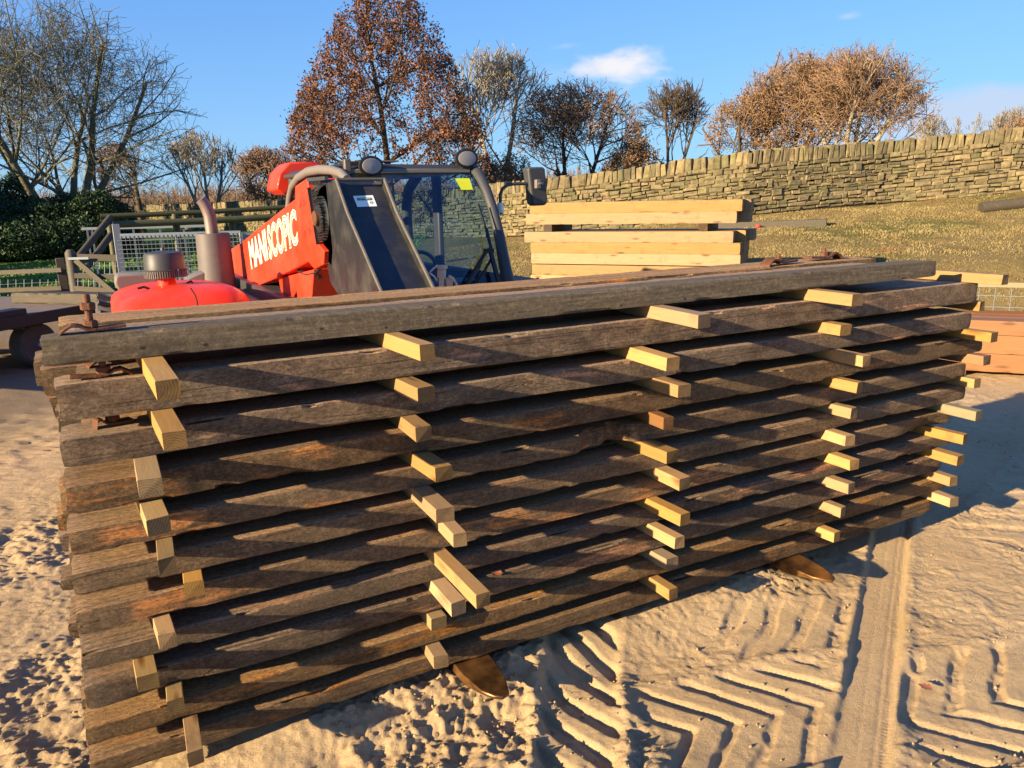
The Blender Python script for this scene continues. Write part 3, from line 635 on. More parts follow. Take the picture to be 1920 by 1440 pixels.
# short pale spacer battens
BT = [[(297, 752), (307, 847), (263, 935), (277, 1007), (301, 1080), (348, 1123), (301, 1220), (261, 1299), (317, 1342), (354, 1440)],
      [(788, 678), (783, 757), (780, 830), (817, 905), (820, 983), (852, 1028), (893, 1143), (846, 1157), (809, 1185), (815, 1257)],
      [(1308, 617), (1250, 697), (1272, 747), (1244, 807), (1249, 871), (1272, 921), (1275, 988), (1266, 1031), (1250, 1070), (1254, 1127)],
      [(1597, 575), (1576, 631), (1617, 689), (1605, 738), (1594, 786), (1586, 838), (1594, 883), (1589, 927), (1574, 971), (1563, 1018)],
      [(1878, 535), (1836, 584), (1857, 643), (1843, 686), (1826, 729), (1828, 790), (1804, 834), (1793, 874), (1782, 913), (1782, 952)]]
colname = ['leftmost', 'second', 'third', 'fourth', 'rightmost']
def batten_mesh(L, w, h, seed):
    n = 14; ys = np.linspace(0, L, n); b = .0018
    cs = np.array([(b, 0), (w-b, 0), (w, b), (w, h-b), (w-b, h), (b, h), (0, h-b), (0, b)]); K = 8
    A = np.zeros((n, K, 3)); A[:, :, 0] = cs[None, :, 0]-w/2+.003*fbm(ys*2+seed, 0, seed, 2)[:, None]; A[:, :, 1] = ys[:, None]; A[:, :, 2] = cs[None, :, 1]
    A[:, :, 0] += .0009*fbm(ys[:, None]*20+seed, cs[None, :, 0]*90, 1., 2); A[:, :, 2] += .0009*fbm(ys[:, None]*20+seed, cs[None, :, 1]*90, 5., 2)
    A[0, :, 1] += .004*fbm(cs[:, 0]*40+seed, cs[:, 1]*40, 0, 2)+(cs[:, 0]-w/2)*math.sin(seed*5)*.12
    i = np.arange(n-1)[:, None]*K; j = np.arange(K)[None, :]; jn = (j+1) % K; Q = np.stack([i+j, i+jn, i+K+jn, i+K+j], -1).reshape(-1, 4)
    return A.reshape(-1, 3), [Q, np.arange(K)[None, ::-1], ((n-1)*K+np.arange(K))[None, :]]
rb = random.Random(5)
for c in range(5):
    for k in range(10):
        px, py = BT[c][k]; zt = ZT[k+1]; p = PZ(px, py, zt); w = rb.uniform(.043, .060); h = ZB[k]-zt-.001
        yend = rb.uniform(.74, .86) if k else .56; L = yend-p[1]; A, fs = batten_mesh(L, w, h, c*3.3+k)
        mt = 'batten'; kind = 'pale yellow'
        if (c, k) in ((2, 3), (4, 3)): mt = 'batten_brown'; kind = 'reddish brown'
        elif (c, k) in ((4, 5),): mt = 'batten_green'; kind = 'greenish grey'
        elif (c, k) in ((0, 2), (0, 3), (0, 4), (0, 8), (1, 8), (2, 8), (0, 7)): mt = 'batten_dull'; kind = 'dull weathered'
        o = mesh_np('spacer_batten', A, fs, mt, smooth=False)
        a = math.radians(rb.uniform(-3.6, 3.6)+(3 if (c, k) == (1, 6) else 0)); o.location = (p[0]+w/2, p[1], zt+.0005); o.rotation_euler.z = a
        gap = ('gap under the '+('top' if k == 0 else ORD[k])+' plank layer')
        tag(o, kind+' batten in the '+gap+', '+colname[c]+' of its five', 'batten', 'spacer battens between the plank layers')
# rusty clips bolted on the planks
def clip_at(plank_o, x, y, z, rot=0., double=False, plate_only=False, s=1.):
    Rz = Matrix.Rotation(rot, 3, 'Z'); o0 = Vector((x, y, z))
    def W(p): return o0+Rz @ (Vector(p)*s)
    prof = [(-.075, .002), (-.062, .012), (-.045, .022), (-.028, .020), (-.01, .010), (.01, .008), (.05, .010), (.085, .012)] if not plate_only else [(-.05, .001), (-.045, .024), (-.035, .028), (-.02, .012), (0, .008), (.05, .008)]
    m = MB(); up = [W((a, -.022, b+.006)) for a, b in prof]; dn = [W((a, -.022, b-.001)) for a, b in prof]
    m.prism(up+dn[::-1], Rz @ Vector((0, .044*s, 0)))
    def add(mb, name, par=None):
        o = mb.build(name, 'rust', None, loc=plank_o.location, bevel=.001); o.location = (0, 0, 0); o.parent = par or plank_o; return o
    cl = add(m, 'rail_clip')
    b = MB(); top = .095 if double else .045
    b.lathe([(.0095, .0), (.0095, top), (.007, top+.004)], W((0, 0, .006)), n=12); bo = add(b, 'bolt', cl)
    for zz in ((.014, .062) if double else (.014,)):
        nn = MB(); nn.lathe([(.017, 0), (.0195, .003), (.0195, .017), (.017, .020)], W((0, 0, zz)), n=6); add(nn, 'nut', cl)
    return cl
q = PZ(172, 626, 1.435); clip_at(planks[(0, 0)], q[0], .055, 1.438, .02, True, s=1.0)
q = PZ(193, 722, ZT[1]); clip_at(planks[(1, 0)], q[0]+.005, max(.05, q[1]), ZT[1]-.004, math.pi, s=.95)
q = PZ(203, 690, ZT[1]); clip_at(planks[(1, 1)], q[0]+.02, .26, ZT[1]-.008, .2, s=1.0)
q = PZ(214, 806, ZT[2]); clip_at(planks[(2, 0)], q[0], .10, ZT[2]-.004, .3, plate_only=True, s=1.0)
q = PZ(1453, 497, 1.435); clip_at(planks[(0, 2)], q[0], .34, 1.434, .1, s=1.3)
q = PZ(1548, 488, 1.435); clip_at(planks[(0, 2)], q[0], .40, 1.434, math.pi, s=1.4)
# little dead leaves
def leaf(x, y, z, s, label, a=0.):
    vs = []; n = 9
    for i in range(n):
        t = i/(n-1); w = .42*math.sin(math.pi*t**.8)*(1+.25*math.sin(t*22)); vs += [(t-.5, -w, .25*(t-.5)**2+.18*w), (t-.5, 0, .02*math.sin(t*9)), (t-.5, w, .25*(t-.5)**2+.22*w)]
    fs = []
    for i in range(n-1): fs += [(3*i, 3*i+1, 3*i+4, 3*i+3), (3*i+1, 3*i+2, 3*i+5, 3*i+4)]
    m = MB(); m.add([(p[0]*s*math.cos(a)-p[1]*s*math.sin(a), p[0]*s*math.sin(a)+p[1]*s*math.cos(a), p[2]*s+.002) for p in vs], fs)
    o = m.build('dead_leaf', 'leaf'); o.location = (x, y, z); tag(o, label, 'leaf')
q = PZ(932, 1076, ZT[8]); leaf(q[0], q[1], ZT[8], .05, 'small curled brown leaf lying on an old plank of the stack', .6)
q = PZ(1735, 1290, 0.01); leaf(q[0], q[1], .012, .05, 'small brown leaf standing in the sand beside the tyre prints', 1.9)
# ------------------------------------------------------------------ telehandler behind the stack
T = empty('telehandler', (1.25, 3.6, 0), 'red and black telehandler with its boom lowered behind the stack of old planks', 'telehandler')
def PP(px, py, p0, nrm):
    r = ray(px, py); p0 = np.array(p0, float); nrm = np.array(nrm, float); return CAM+r*((p0-CAM).dot(nrm)/r.dot(nrm))
BX0, BX1 = 1.07, 1.42
boom = MB(); boom.prism([PX(x, y, BX0) for x, y in [(454, 453), (553, 373), (553, 349), (575, 334), (578, 352), (594, 455), (607, 470), (606, 496), (589, 505), (578, 491), (512, 524), (467, 542)]], (BX1-BX0, 0, 0))
boom_o = part(boom, 'boom', 'red', T, bevel=.006)
m = MB(); m.prism([PX(x, y, BX0+.02) for x, y in [(429, 469), (458, 452), (470, 540), (441, 525)]], (BX1-BX0-.04, 0, 0)); part(m, 'boom_rear_section', 'red', T, bevel=.006)
m = MB(); m.prism([PX(x, y, BX0+.03) for x, y in [(400, 492), (432, 470), (444, 527), (404, 556)]], (BX1-BX0-.06, 0, 0)); part(m, 'boom_pivot_housing', 'red', T, bevel=.01)
for a, b in [((563, 383), 3), ((570, 379), 3), ((571, 437), 3), ((580, 432), 3)]:
    for e in range(3):
        m = MB(); m.lathe([(.007, 0), (.007, .004), (.004, .006)], PX(a[0]+(e % 2)*2, a[1]-3+e*4, BX0), (-1, 0, 0), 10); part(m, 'bolt_head', 'black', T, boom_o)
# seam of the cover plate
m = MB(); m.tube([PX(508, 486, BX0), PX(511, 505, BX0), PX(513, 524, BX0)], .003, 6); part(m, 'plate_seam', 'dgrey', T, boom_o)
# boom lettering
def text_mesh(txt, offs):
    cu = bpy.data.curves.new('t', 'FONT'); cu.body = txt; cu.offset = offs; cu.resolution_u = 4; cu.space_character = 1.02
    o = bpy.data.objects.new('t', cu); COL.objects.link(o); dg = bpy.context.evaluated_depsgraph_get()
    me = bpy.data.meshes.new_from_object(o.evaluated_get(dg)); vs = np.array([v.co[:2] for v in me.vertices]); fs = [tuple(p.vertices) for p in me.polygons]
    bpy.data.objects.remove(o); return vs, fs
def lay_text(name, txt, offs, corners, push, mat, root, parent, ref=None):
    vs, fs = text_mesh(txt, offs); rv = text_mesh(txt, 0.)[0] if ref is None else ref
    lo, hi = rv.min(0), rv.max(0); q = (vs-lo)/(hi-lo)
    BL, BR, TR, TL = [np.array(c) for c in corners]
    P = [(BL*(1-a)*(1-b)+BR*a*(1-b)+TR*a*b+TL*(1-a)*b)+np.array(push) for a, b in q]
    m = MB(); m.add(P, fs); return part(m, name, mat, root, parent, smooth=False)
def c4(pts, fn): return [fn(*p) for p in pts]
mani = c4([(472, 503), (503, 485), (497, 431), (466, 455)], lambda x, y: PX(x, y, BX0))
scop = c4([(506, 484), (559, 455), (554, 394), (501, 427)], lambda x, y: PX(x, y, BX0))
lay_text('lettering', 'MANI', .028, mani, (-.002, 0, 0), 'cream', T, boom_o)
lay_text('outlined_lettering', 'SCOPIC', .045, scop, (-.002, 0, 0), 'cream', T, boom_o)
lay_text('lettering_inline', 'SCOPIC', .012, scop, (-.0035, 0, 0), 'red', T, boom_o)
lay_text('lettering_core', 'SCOPIC', -.012, scop, (-.005, 0, 0), 'cream', T, boom_o)
# brush seal and dark mouth of the boom
yb = PX(585, 420, BX0)[1]
m = MB(); m.prism([PX(x, y, BX0+.03) for x, y in [(576, 338), (606, 336), (612, 350), (624, 470), (622, 500), (606, 478), (594, 452), (580, 360)]], (.30, 0, 0)); part(m, 'boom_mouth', 'black', T, bevel=.004)
m = MB(); r = random.Random(2)
for i in range(46):
    t = i/45; a = PX(583+12*t, 357+96*t, BX0+.005); b = PX(596+12*t+r.uniform(-2, 2), 350+100*t+r.uniform(-3, 3), BX0-.01); m.bar(a, b, .004, .004)
m.bar(PX(579, 352, BX0), PX(596, 458, BX0), .02, .014); part(m, 'brush_strip', 'blackp', T, smooth=False)
m = MB()
for i in range(9): m.bar(PX(580+i*2.6, 336, BX0), PX(580+i*2.6, 346, BX0), .008, .008)
m.bar(PX(578, 337, BX0), PX(612, 334, BX0), .02, .02); part(m, 'top_wiper_seal', 'dgrey', T)
# goose-neck boom head
GX0, GX1 = 1.10, 1.40
prof = [(627, 337), (648, 399), (711, 547), (760, 640), (700, 680), (636, 556), (619, 529), (603, 440), (594, 385), (594, 362), (602, 350), (618, 340)]
prof = [PX(x, y, GX0) for x, y in prof]
g = MB(); g.prism(prof, (.022, 0, 0)); goose = part(g, 'boom_head', 'black', T, bevel=.003)
# right cheek follows its own outline seen beyond the front plate
off = GX1-GX0; g = MB(); g.prism([p+np.array([off-.022, 0, 0]) for p in prof], (.022, 0, 0)); part(g, 'boom_head_cheek', 'black', T, goose, bevel=.003)
A = prof[0]; Bq = prof[2]; Cq = prof[3]; fn = _n([0, -(A[2]-Bq[2]), (A[1]-Bq[1])])
inward = -fn if fn[1] < 0 else fn
pl = [np.array([GX0+.022, *(A[1:]+inward[1:]*.035)]), np.array([GX0+.022, *(Bq[1:]+inward[1:]*.035)]), np.array([GX0+.022, *(Cq[1:]+inward[1:]*.035)])]
g = MB(); w = np.array([off-.044, 0, 0])
mid = prof[1]; midp = np.array([GX0+.022, *(mid[1:]+inward[1:]*.035)])
for a, b in ((pl[0], midp), (midp, pl[1]), (pl[1], pl[2])): g.add([a, b, b+w, a+w, a+inward*.012, b+inward*.012, b+w+inward*.012, a+w+inward*.012], [(0, 1, 2, 3), (4, 5, 6, 7), (0, 1, 5, 4), (2, 3, 7, 6), (1, 2, 6, 5), (0, 3, 7, 4)])
part(g, 'front_plate', 'black', T, goose, smooth=False)
g = MB(); 
for xx in (GX0, GX1-.022):   # rubbed rims of the two cheeks and the top lip
    g.tube([np.array([xx+.011, p[1], p[2]])-inward*.002 for p in (A, mid, Bq, Cq)], .010, 8)
g.tube([np.array([GX0+.011, A[1], A[2]]), np.array([GX1-.011, A[1], A[2]])], .010, 8); part(g, 'rubbed_rim', 'edge', T, goose)
nrm = inward; P0 = (pl[0]+midp)/2
hole = [PP(x, y, P0, nrm)-nrm*.0015 for x, y in [(675+5*math.cos(t)+1.5*math.sin(t), 357.5-7*math.sin(t)+2*math.cos(t)*-1) for t in [k*math.pi/8 for k in range(16)]]]
g = MB(); g.ngon(hole); part(g, 'drilled_hole', 'core', T, goose, smooth=False)
P1 = (midp+pl[1])/2; n2 = np.cross(w, pl[1]-midp); n2 = _n(n2); n2 = n2 if n2[1] > 0 else -n2
P0s = (pl[0]+midp)/2; n1 = np.cross(w, midp-pl[0]); n1 = _n(n1); n1 = n1 if n1[1] > 0 else -n1
def onplate(x, y, k=.002): return PP(x, y, P0s, n1)-n1*k
g = MB(); g.ngon([onplate(*p) for p in [(662, 368), (699, 366.5), (707, 387), (670, 388.5)]]); st = part(g, 'sticker', 'white', T, goose, smooth=False)
g = MB(); g.ngon([onplate(*p, .003) for p in [(668.5, 371.5), (696, 371), (698, 376), (670.5, 376.5)]]); part(g, 'sticker_band', 'greenink', T, st, smooth=False)
lay_text('sticker_print', 'Agricultural', 0., [onplate(*p, .0042) for p in [(672, 375.7), (694.5, 375.2), (693.5, 371.8), (671, 372.2)]], (0, 0, 0), 'white', T, st)
g = MB(); cc = [(696.5+3*math.cos(t), 380.5+2.2*math.sin(t)) for t in [k*math.pi/8 for k in range(16)]]; ci = [(696.5+1.8*math.cos(t), 380.5+1.2*math.sin(t)) for t in [k*math.pi/8 for k in range(16)]]
g.add([onplate(*p, .003) for p in cc+ci], [(i, (i+1) % 16, 16+(i+1) % 16, 16+i) for i in range(16)]); part(g, 'sticker_roundel', 'greenink', T, st, smooth=False)
g = MB(); pc = PX(607, 409, GX0)
g.lathe([(.13, -.03), (.13, .006), (.115, .014)], pc, (-1, 0, 0), 32); g.lathe([(.085, .0), (.085, .03), (.075, .036)], pc, (-1, 0, 0), 32); boss = part(g, 'pivot_boss', 'black', T, goose)
g = MB(); g.lathe([(.045, .03), (.045, .055), (.038, .062)], pc, (-1, 0, 0), 24); part(g, 'pivot_pin', 'rust', T, boss)
# bracket under the boom, chassis, carriage and forks
m = MB(); m.prism([PX(x, y, BX0+.04) for x, y in [(522, 522), (588, 505), (584, 560), (560, 575), (556, 545), (540, 575), (530, 560)]], (.27, 0, 0)); part(m, 'boom_rest_bracket', 'red', T, bevel=.004)
m = MB(); m.box((1.22, 4.5, .78), (.75, 3.0, .5)); m.box((1.22, 3.05, .55), (1.7, .25, .25)); m.box((1.22, 5.6, .55), (1.7, .25, .25)); m.box((1.22, 4.6, 1.06), (.42, 2.6, .1)); part(m, 'chassis', 'dgrey', T, bevel=.01)
m = MB(); m.box((1.72, 1.02, .35), (1.25, .05, .10)); m.box((1.72, 1.02, .95), (1.25, .05, .10)); m.box((1.2, 1.02, .65), (.08, .05, .6)); m.box((2.24, 1.02, .65), (.08, .05, .6)); m.box((1.30, 1.2, .75), (.3, .35, .7)); part(m, 'fork_carriage', 'black', T, bevel=.005)
for cx_ in (.905, 2.525):
    m = MB(); hw = .07; n = 8; yt = -.235
    pts = [(cx_-hw, .98), (cx_-hw, .05), (cx_-hw*.98, -.06), (cx_-hw*.72, -.17), (cx_-hw*.35, yt+.02), (cx_, yt), (cx_+hw*.45, yt+.012), (cx_+hw*.85, -.14), (cx_+hw, -.03), (cx_+hw, .98)]
    top = [(x, y, .128-.012*max(0, (.2-y))) for x, y in pts]; bot = [(x, y, .088+(.02 if y < -.1 else 0)) for x, y in pts]
    m.add(top+bot, [tuple(range(10)), tuple(range(10, 20))[::-1]]+[(i, (i+1) % 10, 10+(i+1) % 10, 10+i) for i in range(10)]); m.box((cx_, .965, .55), (hw*2, .045, .92))
    part(m, 'fork_tine', 'fork', T, bevel=.004)
for X_ in (.02, 2.42):
    for Y_ in (3.05, 5.6):
        t = MB(); t.lathe([(.24, -.17), (.40, -.19), (.46, -.17), (.48, -.10), (.485, 0), (.48, .10), (.46, .17), (.40, .19), (.24, .17)], (X_, Y_, .485), (1, 0, 0), 40)
        for k in range(24):
            a = k*math.tau/24
            for sg in (-1, 1):
                c = Vector((X_+sg*.085, Y_+math.cos(a+sg*.07)*.49, .485+math.sin(a+sg*.07)*.49)); t.box(c, (.17, .035, .035), Matrix.Rotation(a, 3, 'X') @ Matrix.Rotation(sg*.5, 3, 'Z'))
        ty = part(t, 'tyre', 'tyre', T)
        r_ = MB(); r_.lathe([(.06, -.10), (.20, -.08), (.245, -.15), (.245, .15), (.20, .08), (.06, .10)], (X_, Y_, .485), (1, 0, 0), 32); part(r_, 'rim', 'rim', T)
# engine hood
sec = [PY(x, y, 3.25) for x, y in [(212, 590), (214, 577), (226, 562), (250, 549), (290, 538), (345, 533), (400, 531.5), (432, 532), (452, 542), (464, 553), (476, 580)]]
sec = [(p[0], p[2]) for p in sec]; cxh = sum(p[0] for p in sec)/len(sec); zb = sec[0][1]-.25
sec = [(sec[0][0], zb)]+sec+[(sec[-1][0], zb)]; rings = []
for Y_, sx_, sz_ in [(2.95, .72, .50), (2.98, .84, .72), (3.05, .93, .88), (3.15, .98, .97), (3.3, 1, 1), (4.0, 1.0, .90), (4.7, .98, .80), (5.0, .9, .7)]:
    rings.append([(cxh+(x-cxh)*sx_, Y_, zb+(z-zb)*sz_) for x, z in sec])
m = MB(); n = len(sec); m.add([p for rg in rings for p in rg], [(i*n+k, i*n+(k+1) % n, (i+1)*n+(k+1) % n, (i+1)*n+k) for i in range(len(rings)-1) for k in range(n)]+[tuple(range(n)), tuple((len(rings)-1)*n+k for k in range(n))])
hood = part(m, 'engine_hood', 'red', T, ang=60); sdv = hood.modifiers.new('round', 'SUBSURF'); sdv.levels = 2; sdv.render_levels = 2
m = MB(); sm_ = [PY(x, y, 3.12) for x, y in [(352, 536), (360, 548), (364, 560), (366, 580)]]; m.tube([p-np.array([0, .16, 0]) for p in sm_], .004, 6); part(m, 'hood_seam', 'blackp', T, hood)
m = MB()
for i in range(9): m.box((cxh-.25+i*.012*5, 2.93, zb+.02), (.04, .02, .16))
part(m, 'hood_grille', 'blackp', T, hood)
m = MB(); m.tube([PY(x, y, 3.3) for x, y in [(258, 541), (270, 538), (278, 541), (284, 546)]], .008, 8); m.tube([PY(x, y, 3.5) for x, y in [(350, 531), (358, 527), (364, 533)]], .007, 8); part(m, 'hose', 'blackp', T)
m = MB(); m.tube([PX(x, y, 1.12) for x, y in [(560, 508), (575, 515), (592, 512), (600, 503)]], .012, 8); m.tube([PX(x, y, 1.15) for x, y in [(480, 548), (520, 545), (560, 530), (600, 520)]], .014, 8); part(m, 'hydraulic_hose', 'blackp', T)
m = MB(); m.box((cxh, 4.0, zb-.18), (.85, 2.0, .5)); part(m, 'engine_bay', 'dgrey', T, bevel=.02)
# air pre-cleaner
b0 = PY(314, 540, 3.45); m = MB(); hgt = PY(314, 519, 3.45)[2]-b0[2]
m.lathe([(.11, -.05), (.085, -.005), (.062, .02), (.056, hgt), (.056, hgt+.005)], b0, n=28); part(m, 'intake_neck', 'red', T, hood)
m = MB(); r0 = .137; z1 = hgt
m.lathe([(.06, z1-.005), (.118, z1), (.128, z1+.012), (.133, z1+.045)], b0, n=48); part(m, 'precleaner_ring', 'dgrey', T)
for k in range(60):
    pass
m = MB()
for k in range(56):
    a = k*math.tau/56; m.box((b0[0]+math.cos(a)*.133, b0[1]+math.sin(a)*.133, b0[2]+z1+.022), (.006, .006, .045), Matrix.Rotation(a, 3, 'Z'))
part(m, 'precleaner_louvres', 'greyp', T)
m = MB(); m.lathe([(.136, z1+.045), (.138, z1+.05), (.132, z1+.055), (.125, z1+.15), (.115, z1+.163), (.05, z1+.175), (.016, z1+.178), (.014, z1+.195)], b0, n=48); part(m, 'precleaner_bowl', 'dgrey', T)
m = MB(); m.box((b0[0]+.07, b0[1]-.12, b0[2]+z1+.03), (.008, .012, .05)); part(m, 'clamp', 'galv', T)
# silencer and stack
YE = 5.15; e0, e1 = PY(411, 556, YE), PY(398, 437, YE); ax = Vector(e1-e0); H_ = ax.length
m = MB(); m.lathe([(.158, -.03), (.156, .02), (.150, H_*.5), (.143, H_-.006), (.138, H_), (.07, H_-.002)], e0, ax, 40); mf = part(m, 'silencer', 'alu', T)
m = MB(); m.tube([PY(x, y, YE) for x, y in [(398, 440), (396, 425), (393, 405), (388, 392), (382, 381), (376, 374)]], [.054, .054, .053, .051, .049, .047], 20); part(m, 'exhaust_pipe', 'pipe', T, mf)
# grey mudguard pads behind the hood
def slab(pts, Y_, th, mat, name, bv=.03):
    m = MB(); m.prism([PY(x, y, Y_) for x, y in pts], (0, th, 0)); return part(m, name, mat, T, bevel=bv, seg=4)
slab([(216, 519), (222, 515), (290, 512), (297, 518), (297, 538), (270, 543), (222, 545), (215, 533)], 4.5, .25, 'greyp', 'mudguard', .02)
slab([(340, 533), (352, 523), (370, 515), (384, 511), (384, 533)], 4.4, .25, 'greyp', 'mudguard', .01)
# cab
XR, XL = 2.62, 1.50
apx = [(893, 318), (903, 326), (911, 340), (921, 362), (932, 395), (944, 445), (952, 490), (960, 530)]
ap = [PX(x-7, y, XR) for x, y in apx]
m = MB(); m.tube(ap, [.045, .045, .042, .040, .040, .042, .046, .05], 12)
m.tube([ap[-1], ap[-1]+np.array([0, -.06, -.35])], .05, 12); cabf = part(m, 'cab_pillar', 'dgrey', T)
m = MB(); m.tube([p-np.array([XR-XL, 0, 0]) for p in ap], .04, 12); part(m, 'cab_pillar', 'dgrey', T)
zt_ = ap[0][2]; yf = ap[0][1]
m = MB(); yB = PX(826, 430, XR)[1]; m.box((XR-.02, yB, (zt_+1.0)/2), (.05, .13, zt_-1.0)); part(m, 'door_pillar', 'dgrey', T, bevel=.015)
yC = PX(768, 430, XR)[1]
m = MB(); m.tube([(XR-.02, yC, .95), (XR-.02, yC, 1.5), (XR-.03, yC-.03, 1.72), (XR-.04, yC-.15, 1.88), (XR-.05, yC-.4, zt_-.01)], .05, 12); part(m, 'cab_pillar', 'dgrey', T)
m = MB(); m.tube([(XL+.05, yC, .95), (XL+.03, yC, 1.6), (XL+.03, yC-.05, zt_)], .045, 12); part(m, 'cab_pillar', 'dgrey', T)
m = MB()
zr = PY(800, 309, yf)[2]
m.prism([(XL-.02, yf-.04, zt_-.02), (XR-.02, yf-.04, zt_-.03), (XR-.01, yf-.03, zt_+.01), (XR-.08, yf, zr), (XL+.05, yf, zr+.01), (XL-.03, yf, zt_+.01)], (0, yC-yf+.1, 0)); roof = part(m, 'cab_roof', 'dgrey', T, bevel=.012)
m = MB(); m.box(((XL+XR)/2, yf-.045, zt_-.012), (XR-XL-.1, .05, .035)); part(m, 'roof_visor', 'greyp', T, roof, bevel=.008)
m = MB(); m.box((XL+.35, yf+.15, zr+.03), (.35, .2, .012)); m.box((XL+.35, yf+.15, zr+.015), (.04, .04, .03)); part(m, 'aerial_plate', 'greyp', T, roof, bevel=.003)
m = MB(); m.box((XR-.02, (yf-.45+yC)/2, .90), (.05, yC-yf+.45, .62)); m.box(((XL+XR)/2, yC, .92), (XR-XL, .06, .6)); m.box(((XL+XR)/2, (yf+yC)/2, .6), (XR-XL, yC-yf, .1)); m.box((XL, (yf+yC)/2-.2, .95), (.05, yC-yf+.3, .75)); m.box(((XL+XR)/2, ap[-1][1]+.03, .85), (XR-XL, .06, .5)); part(m, 'cab_body', 'dgrey', T, bevel=.02)
m = MB(); gp = [p+np.array([-.03, .01, 0]) for p in ap]
gl = [[q-np.array([t*(XR-XL-.06), 0, 0]) for q in gp] for t in (0, 1)]; k = len(gp)
m.add(gl[0]+gl[1], [(i, i+1, k+i+1, k+i) for i in range(k-1)]); part(m, 'windscreen', 'glass', T)
m = MB(); m.ngon([(XR, q[1]+.03, q[2]) for q in ap]+[(XR, yC, 1.2), (XR, yC, 1.7), (XR, yC-.2, zt_-.02)]); part(m, 'door_glass', 'glass', T, smooth=False)
m = MB(); m.ngon([(XL+.05, yC, 1.2), (XR-.05, yC, 1.2), (XR-.05, yC, 1.85), (XL+.05, yC, zt_-.05)]); part(m, 'rear_window', 'glass', T, smooth=False)
# seat, steering wheel, console seen through the glass
m = MB(); m.box((XL+.42, 4.45, 1.0), (.48, .48, .14)); m.box((XL+.42, 4.66, 1.28), (.46, .12, .55)); m.box((XL+.42, 4.68, 1.60), (.26, .09, .16)); part(m, 'driver_seat', 'blackp', T, bevel=.04, seg=3)
sw = PY(778, 508, 3.75); m = MB(); Rw = Matrix.Rotation(math.radians(-62), 3, 'X'); m.tube([Vector(sw)+Rw @ Vector((math.cos(a)*.18, math.sin(a)*.18, 0)) for a in [k*math.tau/28 for k in range(29)]], .016, 8)
for a in (0.5, 2.6, 4.7): m.bar(sw, Vector(sw)+Rw @ Vector((math.cos(a)*.175, math.sin(a)*.175, 0)), .02, .012)
m.tube([sw, Vector(sw)+Vector((0, -.15, -.3))], .03, 10); part(m, 'steering_wheel', 'blackp', T)
m = MB(); m.box((XR-.25, 3.35, 1.05), (.55, .3, .2)); m.tube([PY(868, 530, 3.2), PY(872, 517, 3.2)], .008, 8); m.lathe([(.001, -.022), (.018, -.012), (.022, 0), (.018, .012), (.001, .022)], PY(873, 516, 3.2), n=14); part(m, 'control_console', 'dgrey', T, bevel=.01)
# side arch, red rear cover
m = MB(); m.tube([PX(x, y, XL-.03) for x, y in [(541, 392), (543, 370), (548, 350), (560, 333), (578, 322), (600, 318), (622, 319), (640, 325), (651, 336)]], [.030, .030, .032, .034, .036, .036, .034, .032, .03], 14); part(m, 'cab_side_arch', 'greyp', T)
m = MB(); m.prism([PY(x, y, 5.05) for x, y in [(518, 356), (524, 324), (543, 304), (600, 303), (600, 315), (575, 318), (556, 326), (545, 345), (538, 366)]], (0, .45, 0)); part(m, 'rear_cover', 'red', T, bevel=.015)
m = MB(); m.prism([PY(x, y, 5.0) for x, y in [(545, 345), (560, 330), (590, 322), (640, 324), (640, 420), (545, 420)]], (0, .03, 0)); part(m, 'side_screen', 'dgrey', T, smooth=False)
# work lamps
for px, py, ay in ((697, 311, -.10), (876, 297, .0)):
    c = PY(px, py, yf-.10); hs_ = MB(); R_ = 21.5*.0040
    def squash(mb):
        mb.v = [(x, y, c[2]+(z-c[2])*.74) for x, y, z in mb.v]; return mb
    hs_.lathe([(R_*.98, .0), (R_*1.12, .004), (R_*1.14, .02), (R_*1.0, .05), (R_*.6, .09), (R_*.2, .10)], c, (ay, 1, .05), 32); squash(hs_); hs_.box((c[0]-(.05 if px < 800 else -.0), c[1]+.06, c[2]-(.0 if px < 800 else .07)), (.05, .05, .09)); hh = part(hs_, 'work_lamp', 'blackp', T)
    ln = MB(); ln.lathe([(R_*.86, .001), (R_*.86, -.006), (R_*.6, -.010), (.001, -.012)], c, (ay, 1, .05), 32); squash(ln); part(ln, 'lens', 'lens', T, hh)
    if px < 800:
        b = MB(); b.bar(c+np.array([-.17, .05, -.07]), c+np.array([-.17, .05, .05]), .05, .05); b.bar(c+np.array([-.17, .05, .02]), c+np.array([-.04, .06, .02]), .03, .03); part(b, 'lamp_bracket', 'edge', T, hh, bevel=.008)
# mirror
YM = yf-.1
m = MB(); m.tube([PY(x, y, YM) for x, y in [(940, 402), (938, 385), (938, 365), (942, 354), (951, 347), (965, 344.5), (985, 344.5), (1003, 344.5)]], .014, 10); ma = part(m, 'mirror_arm', 'dgrey', T)
m = MB(); m.tube([PY(x, y, YM) for x, y in [(939, 399), (938, 380)]], .026, 14); part(m, 'white_sleeve', 'white', T, ma)
m = MB(); m.prism([PY(x, y, YM-.04) for x, y in [(990, 316), (993, 313), (1020, 313), (1023, 317), (1028, 378), (1024, 385), (1003, 386), (998, 382)]], (0, .10, 0)); mh = part(m, 'mirror', 'dgrey', T, bevel=.022, seg=4)
m = MB(); m.box(PY(1008, 345, YM-.065), (.04, .04, .07)); m.tube([PY(1008, 345, YM-.08), PY(1019, 344, YM-.08)], .012, 8); part(m, 'mirror_clamp', 'greyp', T, mh, bevel=.005)
m = MB(); m.bar(PX(921, 372, XR+.04), PX(934, 412, XR+.04), .02, .03); part(m, 'pillar_bracket', 'greyp', T)
